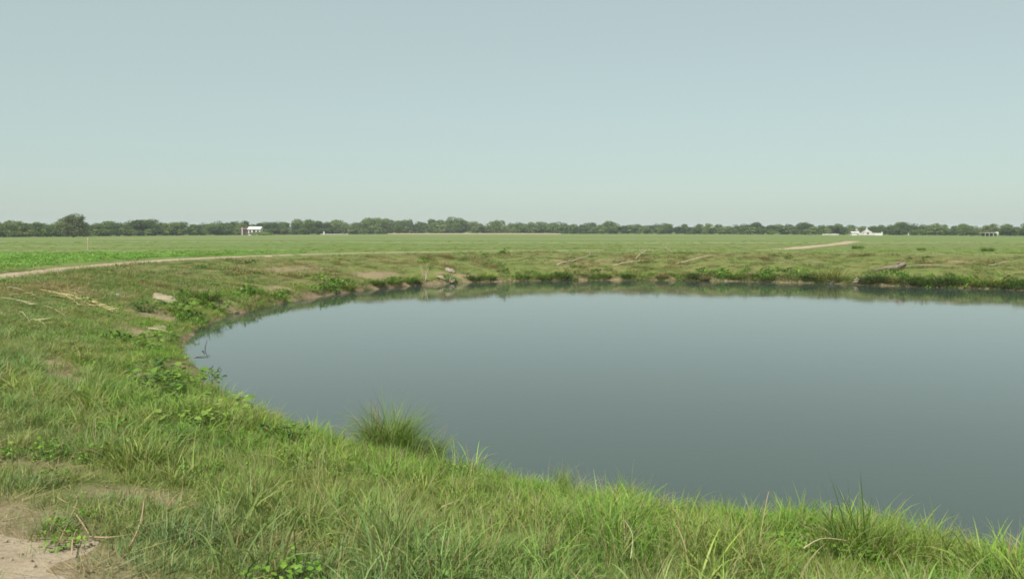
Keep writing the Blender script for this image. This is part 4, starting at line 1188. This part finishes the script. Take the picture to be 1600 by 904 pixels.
tussock((262, 852), .24, .10, 50, (.006, .010), (.3, 1.2), (.1, .9), 'blue', 16, .020, "spreading blue-green broad-bladed tussock beside the curved dead blade", 806, lh=1.25)
tussock((322, 846), .22, .08, 40, (.006, .010), (.3, 1.2), (.1, .9), 'blue', 12, .018, "second blue-green tussock, right of the spreading one", 807, lh=1.2)
tussock((82, 832), .18, .08, 50, (.004, .008), (.2, 1.0), (.1, .9), 'blue', 9, .014, "small blue-green tussock at the edge of the dirt, behind the leaning stalk", 808)
tussock((150, 715), .34, .16, 110, (.003, .006), (0, .6), (.3, 1.5), 'pale', 8, .009, "tall pale tussock in the meadow grass at the left, nearest the left edge", 809)
tussock((395, 800), .36, .12, 100, (.004, .007), (0, .55), (.3, 1.5), 'pale', 9, .011, "tall pale seed-stemmed tussock right of the reddish soil", 810)
tussock((470, 822), .30, .12, 100, (.004, .007), (.1, .7), (.3, 1.5), 'yellow', 8, .010, "yellow-green tussock with dark hollow base, left of bottom centre", 811)
tussock((845, 876), .34, .12, 100, (.004, .007), (0, .7), (.3, 1.5), 'pale', 9, .012, "pale arching tussock just right of bottom centre", 812)
tussock((975, 782), .26, .10, 70, (.005, .008), (0, .7), (.4, 1.6), 'fresh', 8, .016, "bright fresh tussock on the bank crest before the water at mid right", 813)
tussock((1040, 845), .24, .10, 60, (.005, .009), (.1, .9), (.8, 2.0), 'fresh', 12, .020, "bright broad-bladed tussock with drooping leaves, below the bank crest", 814)
tussock((1160, 893), .26, .10, 60, (.005, .009), (.2, 1.0), (.6, 1.8), 'fresh', 10, .018, "fresh broad-leaved tussock at the bottom, left of the upright pink stem", 815)
tussock((925, 812), .24, .10, 80, (.004, .007), (.1, .8), (.4, 1.6), 'dark', 5, .010, "dark green tussock under the bright bank crest", 816)
tussock((1500, 893), .24, .15, 110, (.004, .007), (.1, .9), (.3, 1.5), 'dark', 6, .010, "low dark tussock at the bottom right corner by the water", 817)
tussock((1430, 890), .26, .11, 80, (.004, .008), (.3, 1.1), (.3, 1.2), 'yellow', 7, .012, "yellow-green tussock with long blades sweeping right, right of the spiky one", 818)
tussock((745, 800), .26, .08, 50, (.005, .009), (0, .8), (.3, 1.5), 'fresh', 9, .020, "bright tussock with broad curled leaves on the crest, centre", 819)
tussock((520, 790), .30, .12, 90, (.004, .007), (.1, .7), (.3, 1.5), 'yellow', 7, .010, "loose yellow-green tussock on the slope below the big dark one", 820)
tussock((50, 760), .2, .12, 80, (.004, .007), (.1, .9), (.3, 1.5), 'blue', 5, .010, "low blue-green tussock above the dirt at the left edge", 821)
tussock((880, 760), .24, .08, 60, (.003, .006), (0, .6), (.2, 1.0), 'fresh', 6, .009, "slim tussock with upright blades crossing the waterline at centre right", 822)
tussock((1225, 838), .22, .09, 60, (.003, .006), (0, .7), (.2, 1.2), 'fresh', 5, .009, "small fresh tussock on the shore, between the pink stem and the spiky tussock", 823)
tussock((1090, 815), .18, .09, 60, (.003, .006), (0, .7), (.2, 1.2), 'dark', 4, .008, "thin dark tussock right at the waterline, left of the pink stem", 824)

# tussocks along the far and left shore (single meshes, about ten pixels each)
FT = [(1262, 437, .38, 'deep', "dark rounded tussock at the left end of the undercut clump"), (1278, 437, .55, 'dark', "broad dark tussock in the middle of the undercut clump"), (1296, 439, .75, 'yellow', "tall pale-topped tussock overhanging the water right of the undercut clump"),
      (1355, 441, .42, 'deep', "dark low tussock left of the driftwood, by the waterline"), (1372, 442, .5, 'deep', "dark tussock directly below the driftwood trunk"), (1395, 442, .34, 'yellow', "yellowish tuft below the driftwood's root end"),
      (1424, 444, .5, 'deep', "dark tussock just right of the driftwood"), (1438, 445, .48, 'dark', "second dark tussock right of the driftwood"), (1474, 447, .55, 'deep', "dark rounded tussock midway between driftwood and right edge"),
      (1490, 447, .45, 'dark', "lighter tussock leaning on the midway dark one"), (1530, 449, .42, 'fresh', "bright green tuft at the waterline left of the right edge"), (1560, 450, .45, 'yellow', "straw-footed tuft second from the right edge"),
      (1592, 452, .6, 'deep', "large dark tussock at the picture's right edge"), (1085, 436, .34, 'deep', "dark hollow tuft on the far shore below the right branch"), (1100, 437, .3, 'straw', "straw tuft beside the dark hollow on the far shore"),
      (1150, 437.5, .36, 'fresh', "fresh green tuft on the far shore right of the branches"), (1200, 438.5, .36, 'dark', "green tuft on the far shore left of the undercut clump"), (880, 436, .42, 'dark', "leafy green tuft on the far shore below the left branch"),
      (850, 436, .4, 'fresh', "bright green tuft left of the left branch's foot"), (815, 437, .36, 'dark', "green tuft on the far shore at centre, left of the branches"), (945, 436, .34, 'fresh', "fresh tuft on the far shore under the middle branch"),
      (980, 436, .3, 'dark', "low green tuft just right of the middle branch"), (1035, 436, .3, 'straw', "straw-coloured tuft between the middle and right branches"), (762, 438, .42, 'fresh', "bright green tuft right of the bare mud mound"),
      (740, 439, .35, 'dark', "dark tuft touching the right side of the mud mound"), (640, 441, .42, 'fresh', "fresh green tuft left of the dead shrub"), (615, 444, .45, 'fresh', "leafy tuft second left of the dead shrub"),
      (590, 447, .38, 'dark', "dark green tuft third left of the dead shrub"), (545, 452, .34, 'fresh', "yellow-green tuft where the far shore bends left"), (1340, 389, .55, 'dark', "dark green bush alone in the field above the undercut clump"),
      (1543, 393, .5, 'dark', "low green bush in the field above the right shore"), (318, 470, .5, 'dark', "dark green round tuft on the left bank right of the pale boulder"), (1440, 391, .35, 'fresh', "faint green bush in the field right of the lone dark bush")]
for i, (px_, py_, h_, key, lab) in enumerate(FT):
    q = at(px_, py_)
    if q.z < WATER_Z + .03: q.z = WATER_Z + .03
    me = blade_mesh(420, h_ * 1.0, (h_ * .45, h_ * 1.35), (.018, .04), 5, (0, .8), (.4, 1.9), 900 + i, "grass_tussock", tmat(key))
    tag(link("grass_tussock", me, None, q), lab, "grass tussock", "tussocks on the far and left banks")

# ---- broad-leaved weeds ---------------------------------------------------------------------
def leaf_shape(name, mat, seed, asp=.42, lob=False):
    r = random.Random(seed)
    prof = [(.0, .02), (.10, .30), (.25, .46), (.45, .48), (.65, .36), (.85, .16), (1.0, .0)]
    V = [(0, 0, 0)]; hv = []
    L = []; Rr = []; M = []
    V = []
    for s, w_ in prof:
        zz = -.22 * s * s + .05 * s
        V += [(s, -w_ * asp * 2 * .9, zz + .10 * w_ + r.uniform(-.015, .015)), (s, 0, zz), (s, w_ * asp * 2 * .9, zz + .10 * w_ + r.uniform(-.015, .015))]
    F = []
    for i in range(len(prof) - 1):
        a = i * 3
        F += [(a, a + 1, a + 4, a + 3), (a + 1, a + 2, a + 5, a + 4)]
    me = bpy.data.meshes.new(name); me.from_pydata(V, [], F); me.update()
    for k, val in (('h', [.9] * len(V)), ('rnd', [r.random() * .9] * len(V))):
        q = me.attributes.new(k, 'FLOAT', 'POINT'); q.data.foreach_set('value', val)
    me.polygons.foreach_set('use_smooth', [True] * len(F))
    me.materials.append(mat)
    return me
m_leaf = grass_mat("broad_leaf", (0.150, 0.270, 0.040), dryfrac=0, spec=.35)
m_leafl = grass_mat("broad_leaf_light", (0.22, 0.34, 0.065), dryfrac=0, spec=.35)
m_leafd = grass_mat("broad_leaf_dark", (0.070, 0.160, 0.024), dryfrac=0, spec=.35)
m_stem = plain("green_stem", (0.12, 0.16, 0.05), (0.18, 0.2, 0.08), 20, bump=0)
LEAVES = {k: [leaf_shape("leaf", m_, 950 + i, .36 + .05 * i) for i in range(4)] for k, m_ in (('mid', m_leaf), ('light', m_leafl), ('dark', m_leafd))}
def weed(pix, h, rad, nstem, nleaf, size, key, label, seed, pos=None):
    h *= 1.45; rad *= 1.1; nstem = int(nstem * 1.6); nleaf += 1; size *= .85
    q = at(*pix); r = random.Random(seed)
    root = empty("leafy_weed", q, 0, label, "weed", "broad-leaved weeds on the banks")
    for s in range(nstem):
        a = r.uniform(0, 6.28); d = rad * r.random() ** .5
        tip = Vector((math.cos(a) * d, math.sin(a) * d, h * r.uniform(.6, 1) * (1 - .35 * d / rad)))
        pts = bent(Vector((tip.x * .15, tip.y * .15, -.03)), tip, 5, .03, .03, r)
        link("stem", tubes_mesh("stem", [(pts, [.007, .006, .005, .005, .004, .003])], m_stem, 4), root)
        for k in range(nleaf):
            p = pts[1 + (k * 2 + s) % 5].copy() if k < nleaf - 1 else pts[5].copy()
            p += Vector((r.uniform(-1, 1), r.uniform(-1, 1), r.uniform(-.3, .6))) * size * .35
            ya = r.uniform(0, 6.28); sz = size * r.uniform(.6, 1.25)
            link("leaf", LEAVES[key][r.randrange(4)], root, p, (r.uniform(-.5, .5), r.uniform(-.35, .35), ya), sz)
    return root
weed((262, 622), .42, .55, 14, 8, .13, 'mid', "large mid green leafy weed on the left bank, biggest of the weeds", 1)
weed((235, 603), .30, .40, 8, 6, .12, 'dark', "dark leafy weed just left of the biggest weed", 2)
weed((268, 650), .34, .42, 11, 7, .12, 'mid', "leafy weed with dark gaps directly below the biggest weed", 3)
weed((302, 610), .26, .45, 9, 6, .12, 'mid', "mid green leafy weed between the biggest weed and the water", 4)
weed((345, 655), .30, .45, 10, 6, .13, 'light', "bright light green leafy weed right of the brown stems", 5)
weed((385, 662), .24, .30, 6, 5, .11, 'light', "small light green weed at the bank edge, right of the bright one", 6)
weed((300, 672), .24, .35, 7, 6, .11, 'light', "light green weed below the brown stems", 7)
weed((285, 492), .40, .60, 12, 6, .15, 'mid', "bushy green weed below the pale boulder, nearest the water", 8)
weed((228, 488), .36, .55, 10, 6, .14, 'dark', "darker bushy weed below and left of the pale boulder", 9)
weed((345, 487), .30, .45, 7, 5, .13, 'mid', "small weed patch on the left shore past the pale boulder", 10)
weed((450, 702), .26, .40, 9, 6, .09, 'dark', "dark small-leaved weed in the grass left of the big tussock", 11)
weed((238, 548), .26, .45, 8, 6, .12, 'mid', "small green weed right of the tan mud slab", 12)
weed((262, 535), .24, .40, 7, 6, .11, 'mid', "green weed between the flat pale slab and the mud slab", 13)
weed((238, 580), .22, .25, 5, 5, .12, 'dark', "very dark little weed just below the mud slab", 14)
weed((330, 590), .2, .3, 6, 5, .10, 'mid', "little weed at the water's edge above the twigs' shore", 15)
weed((1010, 812), .14, .22, 5, 5, .07, 'dark', "small dark broad-leaved weed under the crest at lower right", 16)
weed((1212, 832), .14, .16, 4, 5, .07, 'mid', "small leafy weed poking above the shore beside the pink stem", 17)
weed((90, 862), .04, .10, 4, 5, .022, 'mid', "tiny low weed on the edge of the dirt at the bottom left", 18)
tussock((318, 662), .34, .16, 70, (.008, .014), (0, .8), (.1, .9), 'straw', 5, .014, "brown dead bush standing between the leafy weeds on the left bank", 830, cat="dead bush", name="dead_bush")

# ---- haze ------------------------------------------------------------------------------------
hz = bpy.data.meshes.new("haze"); bm = bmesh.new()
box_bm(bm, (0, 0, 4.6), (5600, 5600, 17)); bm.to_mesh(hz); bm.free()
m_h = bpy.data.materials.new("haze_air"); m_h.use_nodes = True
t = m_h.node_tree
for n in list(t.nodes): t.nodes.remove(n)
o = t.nodes.new("ShaderNodeOutputMaterial"); pv = t.nodes.new("ShaderNodeVolumePrincipled")
pv.inputs['Color'].default_value = (0.86, 0.93, 0.96, 1); pv.inputs['Density'].default_value = 0.00032
pv.inputs['Anisotropy'].default_value = 0.0
t.links.new(pv.outputs[0], o.inputs['Volume'])
hz.materials.append(m_h)
tag(link("haze", hz), kind='stuff')
